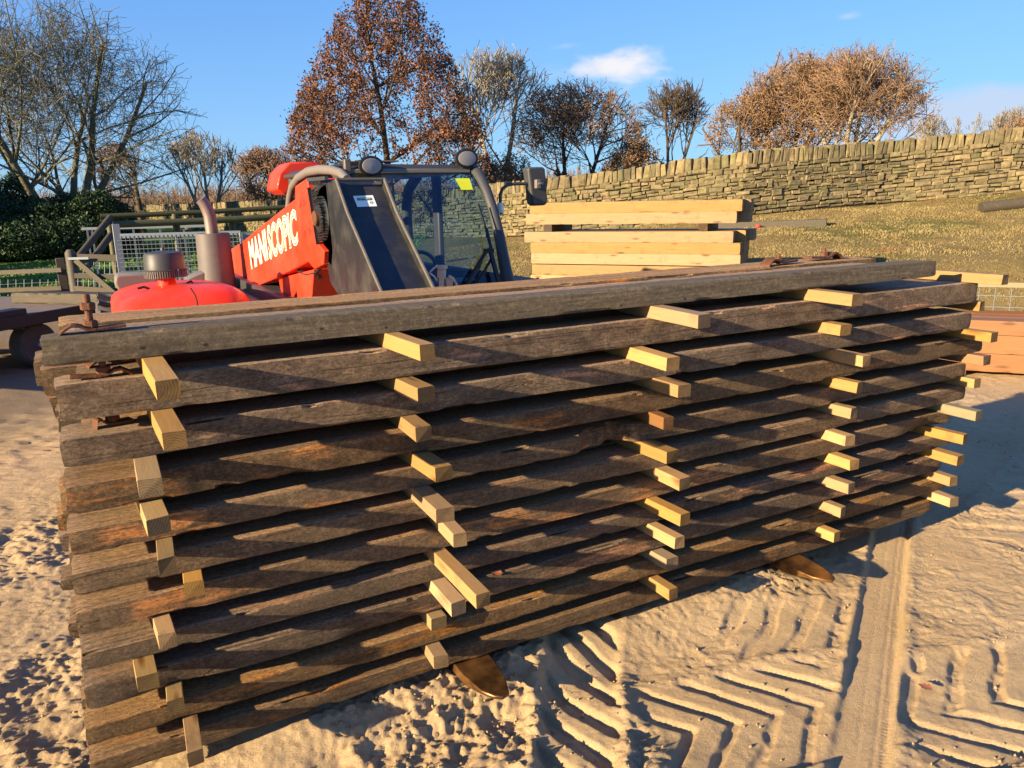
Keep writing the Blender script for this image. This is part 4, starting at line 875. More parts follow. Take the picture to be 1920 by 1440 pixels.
# wiper
yw = lambda y: float(np.interp(y, [p_[1] for p_ in apx], [q[1] for q in ap]))-.06
def pw(x, y): return PY(x, y, yw(y))
m = MB(); m.bar(pw(897, 382), pw(915, 442), .012, .012); m.bar(pw(912, 430), pw(922, 470), .02, .014); m.bar(pw(918, 465), pw(935, 530), .03, .02); m.bar(pw(912, 470), pw(903, 486), .02, .02); m.bar(pw(904, 484), pw(876, 532), .022, .02); m.bar(pw(921, 486), pw(893, 534), .014, .014); m.bar(pw(908, 470), pw(925, 470), .03, .03)
m.tube([pw(904, 490), pw(898, 505), pw(897, 518), pw(890, 530)], .005, 6); part(m, 'wiper', 'blackp', T)
def psc(x, y, k=.012):
    return PY(x, y, yw(y)+.06-k)
m = MB(); m.ngon([psc(*p) for p in [(853, 334.5), (880, 334), (887, 355.5), (865, 356)]]); part(m, 'yellow_sticker', 'yellow', T, smooth=False)
# hydraulic couplers with pale caps
m = MB(); q0 = PY(825, 548, 2.5)
def lt(mb, px, py, prof): mb.lathe(prof, PY(px, py, 2.5), (.05, 0, 1), 18)
lt(m, 828, 519, [(.018, -.12), (.018, -.01), (.028, -.008), (.030, .035), (.026, .05)]); lt(m, 829, 504, [(.034, .0), (.036, .004), (.036, .02), (.030, .024)])
m.tube([PY(x, y, 2.47) for x, y in [(820, 497), (808, 508), (805, 511), (814, 518), (820, 526)]], .006, 8)
lt(m, 842, 526, [(.02, -.09), (.026, -.01), (.028, .0), (.03, .012), (.018, .02)]); m.tube([PY(x, y, 2.46) for x, y in [(842, 517), (850, 522), (857, 534)]], .008, 8); m.tube([PY(828, 560, 2.5), PY(828, 534, 2.5)], .02, 10); m.tube([PY(841, 560, 2.5), PY(841, 534, 2.5)], .02, 10)
part(m, 'hydraulic_coupler', 'beige', T, ang=40)
m = MB(); m.box((2.80, 3.35, PY(1040, 524, 3.2)[2]-.03), (.75, .9, .05)); m.box((3.05, 3.2, PY(1040, 524, 3.2)[2]), (.03, .05, .05)); part(m, 'front_mudguard', 'blackp', T, bevel=.015)
# ------------------------------------------------------------------ new sleepers, pale stack
SA = PD(996, 470, 11.1)[:2]; SB = PD(1388, 470, 9.96)[:2]; sdir = _n([*(SB-SA), 0]); sn = np.array([sdir[1], -sdir[0], 0])
if sn[:2].dot(CAM[:2]-SA) < 0: sn = -sn
ang = math.atan2(sdir[1], sdir[0]); back = -sn
def sleeper(along, deep, z, L=2.90, wd=.295, h=.148, mat='sleeper', name='timber_sleeper', axis='X', o=None, seed=0, base=None, a_=None):
    b = SA if base is None else base; aa = ang if a_ is None else a_; dv = np.array([math.cos(aa), math.sin(aa)])
    bk = np.array([-dv[1], dv[0]]); 
    if bk.dot(b-CAM[:2]) < 0: bk = -bk; 
    p = np.array(b)+dv*along+bk*deep
    flip = bk.dot(np.array([-dv[1], dv[0]])) < 0
    y0, y1 = (0, wd) if not flip else (-wd, 0)
    ob = plank(name, 0, L, y0, y1, 0, h, mat, seed, wane=.003, rough=.35)
    ob.location = (p[0]+(-math.sin(aa)*y0), p[1]+math.cos(aa)*y0, z); ob.rotation_euler.z = aa
    return ob
def bearer(along, deep, z, L, h, mat, base, a_, name='timber_bearer', w=.1):
    dv = np.array([math.cos(a_), math.sin(a_)]); bk = np.array([-dv[1], dv[0]])
    if bk.dot(base-CAM[:2]) < 0: bk = -bk
    p = base+dv*along+bk*deep; m = MB(); m.box((0, L/2, h/2), (w, L, h)); o = m.build(name, mat, bevel=.003); o.location = (p[0], p[1], z); o.rotation_euler.z = math.atan2(bk[1], bk[0])-math.pi/2; return o
zl = [(1.605, 'upper'), (1.482, 'upper')]
GS = 'new pale sleepers in the tall stack'
jit = random.Random(8)
rows = []
names = ['first', 'second', 'third', 'fourth', 'fifth', 'sixth', 'seventh', 'eighth', 'ninth', 'tenth', 'eleventh', 'twelfth', 'thirteenth', 'fourteenth']
z = 1.700; ri = 0
for k, st_ in enumerate(['U', 'U', 'B', 'L', 'L', 'L', 'g', 'L', 'L', 'L', 'B', 'L', 'L']):
    if st_ == 'g': z -= .012; continue
    if st_ == 'B':
        z -= .102 if k < 5 else .088
        for al, nm in ((.26, 'left'), (2.42, 'right')):
            b = bearer(al, -.0, z+.001, .88, .100 if k < 5 else .086, 'darkwood', SA, ang, w=.12); tag(b, nm+' dark square bearer under the '+{2: 'top pair of pale sleepers', 10: 'middle rows of pale sleepers'}[k], 'bearer', 'bearers in the pale sleeper stack')
        continue
    z -= .149
    nd = 2 if st_ == 'U' else 3
    for d_ in range(nd):
        al = jit.uniform(-.015, .015)+(-.03 if k == 3 else 0)-(.06 if (k == 3 or k == 1) and d_ == 0 else 0)+(.05*d_ if k < 4 else 0)
        o = sleeper(al, d_*.305, z, L=2.91, seed=k*3.1+d_)
        tag(o, 'pale sleeper, '+['front', 'second', 'rear'][d_]+' one in the '+names[ri]+' row from top of the tall stack', 'sleeper', GS)
    ri += 1
# ------------------------------------------------------------------ stained sleepers at the right
RA = PZ(1745, 702, 0)[:2]; RB = PZ(1925, 713, 0)[:2]; ra = math.atan2(*(RB-RA)[::-1]); 
z = .02
for al, nm in ((.25, 'left'), (1.9, 'right')):
    b = bearer(al, 0, 0, .70, .06, 'darkwood', RA, ra); tag(b, nm+' low dark bearer on the sand under the brown sleepers', 'bearer', 'bearers under the stained sleepers')
z = .06
for k in range(3):
    for d_ in range(3):
        o = sleeper(-.05+.02*k+.03*d_, d_*.25, z, L=2.4, wd=.24, h=.175 if k < 2 else .135, mat='sleeper_red', seed=50+k*3+d_, base=RA, a_=ra)
        tag(o, 'reddish brown sleeper, '+['front', 'middle', 'rear'][d_]+' one in the '+['bottom', 'middle', 'top'][k]+' row of the low right stack', 'sleeper', 'stained sleepers in the low stack')
    z += .178 if k < 2 else .14
# wire hurdle behind them
def hurdle(name, pA, pB, z0, z1, label, cat, mat, nv, nh, mid=True, r=.004, fr=.02, post=True, group=None):
    base = (pA+pB)/2; gz = min(z0, z1); o = empty(name, (base[0], base[1], gz), label, cat, group)
    A_, B_ = Vector((pA[0], pA[1], 0)), Vector((pB[0], pB[1], 0)); up = Vector((0, 0, 1)); m = MB()
    m.bar(A_+up*z1, B_+up*z1, fr*1.6, fr*1.6); m.bar(A_+up*(z0), B_+up*(z0), fr*1.6, fr*1.6)
    for t in ([0, 1] if not mid else [0, .5, 1]):
        p = A_.lerp(B_, t); m.bar(p+up*(z0-.0), p+up*z1, fr*1.8, fr*1.8)
    part(m, 'frame', mat, o, bevel=.002)
    m = MB()
    for i in range(1, nv):
        p = A_.lerp(B_, i/nv); m.bar(p+up*z0, p+up*z1, r*2, r*2)
    for i in range(1, nh):
        h_ = z0+(z1-z0)*i/nh; m.bar(A_+up*h_, B_+up*h_, r*2, r*2)
    part(m, 'wire_mesh', 'galv', o, smooth=False); return o
h1 = PD(1690, 560, 8.9); h2 = PD(1990, 560, 8.3)
hurdle('mesh_hurdle', h1, h2, .12, PD(1900, 533, 8.5)[2], 'low wire mesh hurdle with pale greenish timber frame behind the stained sleepers', 'hurdle', 'batten_green', 10, 5, mid=False, r=.0035, fr=.035)
# timbers lying on the bank
def log(pxa, pya, pxb, pyb, sz, zt, label, mat='greywood', round_=False, name='timber_beam'):
    """a timber lying on the terrain between two ground pixels"""
    def hit(px, py):
        lo, hi = 6., 40.
        for _ in range(40):
            d = (lo+hi)/2; p = PD(px, py, d)
            if p[2] > ground_z(p[0], p[1]): lo = d
            else: hi = d
        return PD(px, py, lo)
    a, b = Vector(hit(pxa, pya)), Vector(hit(pxb, pyb)); m = MB()
    if round_: m.tube([a+Vector((0, 0, sz*.35)), a.lerp(b, .5)+Vector((0, 0, sz*.35)), b+Vector((0, 0, sz*.35))], sz*.5, 14)
    else: m.bar(a+Vector((0, 0, sz*.4)), b+Vector((0, 0, sz*.4)), sz*1.3, sz)
    o = m.build(name, mat, bevel=.006, loc=a); tag(o, label, 'beam'); return o
log(1330, 431, 1550, 424, .16, 0, 'grey square beam lying in the dry grass behind the pale sleeper stack')
log(1838, 398, 2010, 378, .24, 0, 'dark round log lying high on the grass bank near the right edge', round_=True, mat='greywood', name='log')
q = PD(1421, 424, 12); lo, hi = 6., 30.
for _ in range(40):
    d = (lo+hi)/2; p = PD(1421, 428, d)
    if p[2] > ground_z(p[0], p[1]): lo = d
    else: hi = d
p = PD(1421, 427, lo); m = MB(); m.lathe([(.03, 0), (.05, .02), (.055, .06), (.04, .075)], p-np.array([0, 0, .01]), n=14); o = m.build('plastic_cap', 'redpl', loc=p); tag(o, 'small bright red plastic cap lying in the grass beside the grey beam', 'cap')
# ------------------------------------------------------------------ flatbed trailer at the left
DZ = .60; a0 = PZ(-60, 614, DZ); a1 = PZ(222, 566, DZ)
dv = _n([*(a1-a0)[:2], 0]); lv = np.array([-dv[1], dv[0], 0]); 
if lv.dot(RGT) > 0: lv = -lv
far = a1+dv*.05; near = far-dv*3.6
TR = empty('flatbed_trailer', tuple((far+near)/2*np.array([1, 1, 0])+lv*1.0), 'low dark flatbed trailer with a worn board deck parked at the left edge', 'trailer')
m = MB(); wv = lv*2.1
m.prism([near, far, far+wv, near+wv], (0, 0, .03)); 
dk = part(m, 'deck', 'flatdeck', TR, bevel=.003)
m = MB(); dz = np.array([0, 0, -.06])
for s0 in (np.zeros(3), wv): m.bar(near+s0+dz*.5, far+s0+dz*.5, .05, .13)
m.bar(near+dz*.5, near+wv+dz*.5, .05, .13); m.bar(far+dz*.5, far+wv+dz*.5, .05, .13)
for t in (.2, .4, .6, .8): m.bar(near+(far-near)*t+dz*1.5, near+(far-near)*t+wv+dz*1.5, .05, .08)
m.bar(near+wv*.3+dz*2.4, far+wv*.3+dz*2.4, .07, .10); m.bar(near+wv*.7+dz*2.4, far+wv*.7+dz*2.4, .07, .10); part(m, 'chassis_frame', 'blackp', TR, bevel=.004)
wc = PZ(66, 646, .25); base_w = wc+lv*.02
for off_ in (0.,):
    for side_ in (0, 1):
        c = base_w+dv*off_+lv*(1.62*side_); ax_ = -lv if side_ == 0 else lv
        t = MB(); t.lathe([(.15, -.10), (.22, -.105), (.245, -.085), (.252, -.05), (.247, -.045), (.252, -.04), (.252, -.005), (.247, 0), (.252, .005), (.252, .04), (.247, .045), (.252, .05), (.245, .085), (.22, .105), (.19, .10), (.155, .085)], c, ax_, 40); ty = part(t, 'wheel', 'tyre', TR)
        r_ = MB(); r_.lathe([(.155, .06), (.15, .075), (.135, .05), (.09, .045), (.075, .06), (.05, .062)], c, ax_, 32); r_.lathe([(.035, .03), (.035, .10), (.028, .11)], c, ax_, 18)
        for k in range(5):
            aa = k*math.tau/5; e1_ = Vector(ax_).orthogonal().normalized(); e2_ = Vector(ax_).cross(e1_); cc_ = Vector(c)+Vector(ax_)*.055+(e1_*math.cos(aa)+e2_*math.sin(aa))*.062; r_.lathe([(.009, 0), (.009, .016)], cc_, ax_, 6)
        part(r_, 'rim', 'hubcap', TR, ty)
m = MB(); mg = base_w+dv*-.31; m.box(mg+np.array([0, 0, .30]), (.22, 1.2, .02), Matrix.Rotation(math.atan2(dv[1], dv[0])-math.pi/2, 3, 'Z')); part(m, 'wheel_arch', 'blackp', TR)
m = MB(); pbx = PZ(0, 592, DZ+.05); m.box(pbx, (.20, .5, .10), Matrix.Rotation(math.atan2(dv[1], dv[0])-math.pi/2, 3, 'Z')); part(m, 'corner_box', 'blackp', TR, bevel=.01)
m = MB()
for px in (27, 5):
    c = PZ(px, 610, DZ-.09)+np.array([0, 0, 0]); m.tube([c+np.array([0, 0, .03]), c+np.array([0, 0, -.02])-lv*.03, c+dv*.05+np.array([0, 0, -.02])-lv*.03, c+dv*.05+np.array([0, 0, .03])], .006, 6)
part(m, 'rope_hook', 'galv', TR)
q0, q1 = PZ(22, 569, DZ+.03), PZ(222, 573, DZ+.03); aa = math.atan2(*(q1-q0)[:2][::-1])
o = plank('timber_beam', 0, float(np.hypot(*(q1-q0)[:2])), 0, .22, 0, .13, 'greywood', 91.3, wane=.02); o.location = (q0[0], q0[1], DZ+.032); o.rotation_euler.z = aa; tag(o, 'old weathered timber beam lying across the far end of the flatbed trailer', 'beam')
# ------------------------------------------------------------------ paddock fences, gate, mesh panel, race
def postbar(m, a, b, r): m.tube([a, (np.array(a)+np.array(b))/2, b], [r, r*.97, r*.94], 12)
def gnd(p): return np.array([p[0], p[1], ground_z(p[0], p[1])-.05])
# galvanised mesh gate
d = 10.2; gA, gB = PD(220, 445, d), PD(452, 440, d+.3)
GT = empty('mesh_gate', (gA[0], gA[1], ground_z(gA[0], gA[1])), 'galvanised steel gate filled with square wire mesh behind the red hood', 'gate')
zt_g = (PD(330, 440, d+.1))[2]; z0g = .42; m = MB(); U_ = Vector((0, 0, 1)); A_ = Vector((gA[0], gA[1], 0)); B_ = Vector((gB[0], gB[1], 0))
m.bar(A_+U_*zt_g, B_+U_*zt_g, .05, .06); m.bar(A_+U_*z0g, B_+U_*z0g, .05, .05); m.bar(A_+U_*.05, A_+U_*(PD(216, 420, d)[2]), .09, .07); m.bar(B_+U_*.05, B_+U_*zt_g, .05, .05); mm_ = A_.lerp(B_, .47); m.bar(mm_+U_*z0g, mm_+U_*zt_g, .035, .035); part(m, 'gate_frame', 'galv', GT, bevel=.004)
m = MB(); dirg = (B_-A_).normalized(); sd_ = Vector((-dirg.y, dirg.x, 0))*.03
for i in range(1, 30): p_ = A_.lerp(B_, i/30); m.bar(p_+U_*z0g-sd_, p_+U_*zt_g-sd_, .006, .006)
for i in range(1, 17): h_ = z0g+(zt_g-z0g)*i/17; m.bar(A_+U_*h_-sd_*1.2, B_+U_*h_-sd_*1.2, .006, .006)
part(m, 'wire_mesh', 'galv', GT, smooth=False)
# second panel continuing to the right, behind the boom
gC = PD(560, 436, d+.6)
hurdle('mesh_gate', gB+np.array([.05, 0, 0]), gC, .42, zt_g-.02, 'galvanised barred panel half hidden behind the silencer and the boom', 'gate', 'galv', 14, 2, r=.006)
# handling race of round rails
d = 13.0
RC = empty('timber_rail_fence', tuple(gnd(PD(205, 430, d))), 'mossy round-rail timber fence with two sloping end rails behind the mesh gate', 'fence')
def P13(x, y, k=0.): return PD(x, y, d+k)
for a, b, r_ in [((188, 406), (548, 388), .045), ((212, 421), (545, 405), .060)]:
    m = MB(); p0, p1 = P13(*a, -.05), P13(*b, 1.5); m.tube([p0, p0*.5+p1*.5+np.array([0, 0, -.015]), p1], r_, 12); part(m, 'rail', 'mosswood', RC)
for x, y, k in ((205, 408, 0), (328, 401, .4), (432, 397, .9), (531, 393, 1.4)):
    m = MB(); p = P13(x, y, k+.1); postbar(m, [p[0], p[1], ground_z(p[0], p[1])-.1], p, .065); part(m, 'post', 'mosspost', RC)
for a, b in (((207, 408), (143, 487)), ((208, 441), (160, 505))):
    m = MB(); postbar(m, P13(*a, -.1), P13(*b, -1.2), .055); part(m, 'sloping_rail', 'greywood', RC)
# light metal hurdle with a flat top
d2 = 15.; a, b = PD(153, 429, d2), PD(400, 423, d2+.5)
o = empty('sheep_hurdle', tuple(gnd(a)), 'thin bright steel hurdle standing between the rails and the evergreen hedge', 'hurdle')
m = MB(); m.bar(a, b, .04, .05); 
for px in (163, 172, 250, 300, 345, 390): p = PD(px, 430, d2+(px-153)/500); m.bar(p, [p[0], p[1], ground_z(p[0], p[1])], .035, .035)
m.bar(a-np.array([0, 0, .9]), b-np.array([0, 0, .9]), .03, .03); part(m, 'frame', 'galv', o)
# field gate with diagonal brace
d = 11.6; G = empty('field_gate', tuple(gnd(PD(134, 550, d))), 'grey wooden field gate with a diagonal brace between rounded posts', 'gate')
def Pg(x, y, k=0.): return PD(x, y, d+k)
for a, b in (((133, 482), (222, 484)), ((140, 517), (222, 520)), ((140, 541), (222, 545)), ((140, 562), (222, 567))):
    m = MB(); m.bar(Pg(*a), Pg(*b), .03, .10 if a[1] < 500 else .075); part(m, 'rail', 'greywood', G, bevel=.004)
m = MB(); m.bar(Pg(141, 487, -.05), Pg(222, 556, -.05), .03, .085); part(m, 'brace', 'greywood', G, bevel=.004)
m = MB(); m.bar(Pg(128, 485, -.08), Pg(166, 484, -.08), .012, .035); part(m, 'hinge', 'galv', G)
m = MB()
for i in range(8): m.bar(Pg(146+i*10, 490, .03), Pg(146+i*10, 565, .03), .003, .003)
for i in range(5): m.bar(Pg(140, 497+i*15, .03), Pg(222, 499+i*15, .03), .003, .003)
part(m, 'stock_wire', 'galv', G, smooth=False)
m = MB(); p = Pg(131, 468, -.02); m.tube([[p[0], p[1], ground_z(p[0], p[1])-.1], [p[0], p[1], p[2]-.05], [p[0], p[1], p[2]]], [.085, .08, .045], 14); o = m.build('gate_post', 'greywood', loc=gnd(p)); tag(o, 'thick rounded grey gate post at the hinge end of the wooden field gate', 'post')
d = 12.2
FN = empty('post_and_rail_fence', tuple(gnd(PD(60, 540, d))), 'dark post and rail fence with stock wire along the green paddock', 'fence')
for x, y in ((112, 484), (-40, 492), (-190, 500)):
    m = MB(); p = PD(x, y, d); m.bar([p[0], p[1], ground_z(p[0], p[1])-.1], p, .13, .11); part(m, 'post', 'greywood', FN, bevel=.01)
for a, b in (((-200, 520), (116, 506)), ((-200, 552), (116, 540)), ((-200, 584), (116, 574))):
    m = MB(); m.bar(PD(*a, d-.08), PD(*b, d-.08), .04, .07); part(m, 'rail', 'greywood', FN, bevel=.004)
m = MB()
for i in range(14): m.bar(PD(-90+i*15, 524, d), PD(-90+i*15, 585, d), .0025, .0025)
for i in range(4): m.bar(PD(-90, 538+i*14, d), PD(112, 528+i*14, d), .0025, .0025)
part(m, 'stock_wire', 'galv', FN, smooth=False)
# ------------------------------------------------------------------ trees
def grow_tree(seed, H, W, z0, stems=1, trunk_h=.25, r0=.25, levels=5, nch=(6, 6, 5, 4, 3), wig=.16, up=.06, spread=(28, 62), droop=0., lean=(0, 0), flat=1., zc=.5, minr=.008, top=1., lenk=(.62, .58, .55, .55, .6), stem_ang=.25, shift=(0, 0)):
    rd = random.Random(seed); segs = []
    C = np.array([shift[0], shift[1], z0+(H-z0)*zc]); rad = (W/2, W/2*flat, (H-z0)*(1-zc), (H-z0)*zc)
    def env(p):
        dz = p[2]-C[2]; return math.sqrt(((p[0]-C[0])/rad[0])**2+((p[1]-C[1])/rad[1])**2+(dz/(rad[2] if dz > 0 else rad[3]))**2)
    V = Vector
    def rv(): return V((rd.gauss(0, 1), rd.gauss(0, 1), rd.gauss(0, 1)))
    lim = rd.random
    stack = []
    for s in range(stems):
        a = s*math.tau/stems+rd.random(); k = stem_ang if stems > 1 else .03
        d = V((math.cos(a)*k+lean[0], math.sin(a)*k+lean[1], 1)).normalized()
        stack.append((V((math.cos(a)*.1*(stems > 1), math.sin(a)*.1*(stems > 1), -.1)), d, H*(.80 if stems == 1 else .85)*top, r0*(1 if stems == 1 else .75), 0))
    while stack:
        p, d, L, r, lv = stack.pop(); n = (9, 7, 6, 5, 4, 3)[lv]; step = L/n; rr = r
        for i in range(n):
            w = wig*(1, 1.1, 1.2, 1.3, 1.4, 1.4)[lv]*(.5 if lv == 0 else 1)
            d = (d+rv()*w*.6+V((0, 0, up if lv else .02))+V((0, 0, -droop))*(1 if lv in (1, 2) else 0)).normalized()
            q = p+d*step*rd.uniform(.85, 1.15); r1 = max(minr, rr*(.87 if lv == 0 else .80))
            segs.append((p.x, p.y, p.z, q.x, q.y, q.z, rr, r1, lv)); p = q; rr = r1
            e = env(p)
            if lv < levels and (i >= (1 if lv else max(1, int(n*trunk_h)))):
                m = nch[lv]/(n-1); k = int(m)+(1 if rd.random() < m-int(m) else 0)
                for _ in range(k):
                    ax = d.cross(rv()).normalized(); an = math.radians(rd.uniform(*spread)+(26*max(0, 1-i/(n*.55)) if lv == 0 else 0)); dd = (d*math.cos(an)+ax.cross(d)*0+ax*math.sin(an)).normalized()
                    ll = (max(H*.55, W*.52)*(1-.35*i/n) if lv == 0 else L*lenk[lv]*(1.25-.5*i/n))*rd.uniform(.75, 1.15)
                    stack.append((p.copy(), dd, ll, max(minr, rr*(.55 if lv == 0 else .62)), lv+1))
            if e > 1.0*rd.uniform(.86, 1.06) and p.z > C[2]*(.6 if lv == 0 else .0): break
    return np.array(segs)
def seg_mesh(S_, n, minr):
    P, Q_, r0, r1 = S_[:, :3], S_[:, 3:6], np.maximum(S_[:, 6], minr), np.maximum(S_[:, 7], minr); D = Q_-P; D /= np.linalg.norm(D, axis=1)[:, None]+1e-9
    ref = np.where(np.abs(D[:, 2:3]) > .9, np.array([[1., 0, 0]]), np.array([[0, 0, 1.]])); A = np.cross(D, ref); A /= np.linalg.norm(A, axis=1)[:, None]; B = np.cross(D, A)
    th = np.arange(n)*2*np.pi/n; c = np.cos(th)[None, :, None]; s = np.sin(th)[None, :, None]; ring = A[:, None]*c+B[:, None]*s
    V0 = P[:, None]+ring*r0[:, None, None]; V1 = Q_[:, None]+D[:, None]*(r1[:, None, None]*.4)+ring*r1[:, None, None]
    V = np.concatenate([V0, V1], 1).reshape(-1, 3); i = np.arange(len(S_))[:, None]*(2*n); k = np.arange(n)[None, :]; kn = (k+1) % n
    return V, np.stack([i+k, i+kn, i+n+kn, i+n+k], -1).reshape(-1, 4)
def leaf_mesh(S_, count, size, seed, spreadk=.12, asp=.6):
    rg = np.random.default_rng(seed); vox = np.floor(S_[:, :3]/.45).astype(np.int64); _, inv, cn = np.unique(vox, axis=0, return_inverse=True, return_counts=True); wgt = 1/cn[inv.ravel()]**.75; i = rg.choice(len(S_), count, p=wgt/wgt.sum()); t = rg.random(count)[:, None]; c = S_[i, :3]*(1-t)+S_[i, 3:6]*t+rg.normal(0, spreadk, (count, 3))
    a = rg.normal(0, 1, (count, 3)); a /= np.linalg.norm(a, axis=1)[:, None]; b = np.cross(a, rg.normal(0, 1, (count, 3))); b /= np.linalg.norm(b, axis=1)[:, None]
    s = size*rg.uniform(.6, 1.3, count)[:, None]; nn = np.cross(a, b)*s*.25
    V = np.stack([c-a*s*.5, c+b*s*asp*.5+nn, c+a*s*.5, c-b*s*asp*.5+nn], 1).reshape(-1, 3); return V, np.arange(count*4).reshape(-1, 4)
def tree(base, S_, mat_t, mat_c, label, cat='tree', minr=.012, leaves=None, group=None, split=1, name='bare_tree', rot=0.):
    o = empty(name, tuple(base), label, cat, group); o.rotation_euler.z = rot
    lv = S_[:, 8]
    V, Q_ = seg_mesh(S_[lv <= split], 8, minr*2); t = mesh_np('trunk', V, Q_, mat_t, o, smooth=True)
    a = S_[lv == split+1]; b = S_[lv > split+1]; V1, Q1 = seg_mesh(a, 5, minr*1.3); V2, Q2 = seg_mesh(b, 3, minr)
    c = mesh_np('crown', np.vstack([V1, V2]), np.vstack([Q1, Q2+len(V1)]), mat_c, o)
    if leaves:
        cnt, size, mt, sd_, sp = leaves; tw = S_[lv >= 3]; V3, Q3 = leaf_mesh(tw, cnt, size, sd_, sp); mesh_np('leaves', V3, Q3, mt, o)
    return o
def at_base(px, py, d, z=None):
    p = PD(px, py, d); p[2] = ground_z(p[0], p[1])-.1 if z is None else z; return p
def hgt(px, py, d, base): return PD(px, py, d)[2]-base[2]
def wid(px0, px1, d): return (px1-px0)*d/F
# 1 big bare tree at the left
d = 28.; b = at_base(118, 390, d); H = hgt(150, 5, d, b)
S1 = grow_tree(7, H, wid(-130, 392, d), .9, stems=5, trunk_h=.10, r0=.27, lenk=(.72, .64, .60, .58, .62), nch=(9, 7, 5, 4, 3), wig=.17, up=.015, spread=(32, 66), stem_ang=.50, minr=.0055, zc=.36)
tree(b, S1, 'bark1', 'bark1', 'large bare multi-stemmed tree rising behind the evergreen hedge at the left', minr=.0075, leaves=(2200, .05, 'oakleaf', 5, .06))
# 2, 3 smaller trees behind it
d = 38.; b = at_base(262, 390, d); S2 = grow_tree(12, hgt(262, 262, d, b), wid(165, 350, d), 1.0, trunk_h=.25, r0=.22, nch=(6, 6, 5, 4, 3), spread=(30, 65), zc=.45)
tree(b, S2, 'bark2', 'bark4', 'rusty brown bare tree seen low through the branches of the large left tree', minr=.014)
d = 42.; b = at_base(392, 395, d); S3 = grow_tree(21, hgt(392, 250, d, b), wid(325, 458, d), 1.2, stems=3, trunk_h=.12, r0=.2, nch=(10, 6, 5, 4, 3), up=.10, spread=(15, 45), zc=.55, stem_ang=.3)
tree(b, S3, 'bark3', 'bark3', 'pale rounded bare tree above the silencer pipe', minr=.013)
d = 40.; b = at_base(505, 395, d); S4 = grow_tree(33, hgt(505, 275, d, b), wid(440, 580, d), .4, stems=4, trunk_h=.1, r0=.15, nch=(6, 6, 5, 4, 3), spread=(30, 65), zc=.45, stem_ang=.5)
tree(b, S4, 'bark2', 'bark4', 'low reddish thorn tree left of the red rear cover', minr=.014, leaves=(1800, .07, 'beech', 3, .1), name='thorn_tree')
# 4 copper leaved tree in the middle
d = 23.; b = at_base(738, 400, d); H = hgt(735, -32, d, b)
S5 = grow_tree(44, H, wid(492, 905, d), 1.0, trunk_h=.12, r0=.17, nch=(17, 7, 5, 4, 3), wig=.14, up=.07, spread=(35, 68), zc=.26, lenk=(.6, .56, .55, .55, .6))
def cone_trim(S_, H, zmin, wmax):   # narrowing towards the top
    z = S_[:, 5]; rr = np.hypot(S_[:, 3], S_[:, 4]); lim = wmax*np.clip((H*1.04-z)/(H-zmin), .08, 1)**.75; return S_[(rr < lim) | ((S_[:, 8] == 0) & (z < H))]
S5 = cone_trim(S5, H, 2.2, wid(492, 905, d)/2)
tree(b, S5, 'bark2', 'bark2', 'tall tree covered in dry copper-brown leaves standing behind the telehandler cab', minr=.008, leaves=(25000, .085, 'beech', 9, .08), name='copper_leaved_tree')
# 5 pale bare tree
d = 27.; b = at_base(935, 400, d); S6 = grow_tree(52, hgt(925, 108, d, b), wid(838, 1045, d), 2.0, stems=3, trunk_h=.14, r0=.2, nch=(12, 7, 5, 4, 3), up=.10, wig=.16, spread=(16, 50), zc=.55, stem_ang=.28)
tree(b, S6, 'bark3', 'bark3', 'pale grey bare tree just right of the copper-leaved tree', minr=.010)
# 6 brown spreading tree
d = 27.; b = at_base(1080, 400, d); S7 = grow_tree(63, hgt(1090, 160, d, b), wid(965, 1232, d), 1.6, stems=4, trunk_h=.12, r0=.17, nch=(12, 7, 5, 4, 3), up=.04, spread=(25, 62), zc=.40, stem_ang=.45)
tree(b, S7, 'bark2', 'bark4', 'spreading bare tree with a russet crown behind the wall above the pale sleepers', minr=.009, leaves=(2500, .07, 'oakleaf', 4, .10))
# bushes behind the wall
for (px0, px1, pt, d, sd_, lb) in ((885, 1010, 285, 25.5, 71, 'russet bush behind the wall right of the cab'), (1120, 1240, 262, 26.5, 72, 'brown leafy bush behind the wall left of the slender twin-stemmed tree')):
    b = at_base((px0+px1)/2, 400, d); S_ = grow_tree(sd_, hgt((px0+px1)/2, pt, d, b), wid(px0, px1, d), .1, stems=5, trunk_h=.05, r0=.07, nch=(6, 6, 5, 4, 3), spread=(25, 65), zc=.4, stem_ang=.6)
    tree(b, S_, 'bark2', 'bark4', lb, 'bush', minr=.009, leaves=(6000, .07, 'oakleaf', 6, .1), name='leafy_bush')
# 7 slender tree with a nest
d = 27.; b = at_base(1255, 390, d); S8 = grow_tree(81, hgt(1245, 160, d, b), wid(1188, 1330, d), 1.2, stems=2, trunk_h=.12, r0=.13, nch=(15, 8, 5, 4, 3), up=.06, spread=(26, 50), zc=.42, stem_ang=.10)
t8 = tree(b, S8, 'bark2', 'bark2', 'slender upright twin-stemmed bare tree with a bird nest, left of the gap of sky', minr=.0085)
rn = random.Random(4); m = MB(); nc = PD(1247, 190, d)
for i in range(170):
    a = rn.random()*math.tau; q = Vector(nc)+Vector((math.cos(a)*.16*rn.random()**.5, math.sin(a)*.16*rn.random()**.5, rn.uniform(-.12, .1))); e = Vector((rn.gauss(0, 1), rn.gauss(0, 1), rn.gauss(0, .4))).normalized()*.12; m.bar(q-e, q+e, .012, .012)
o = m.build('bird_nest', 'bark2', smooth=False, loc=nc); tag(o, 'dark twig nest high in the slender twin-stemmed tree', 'nest')
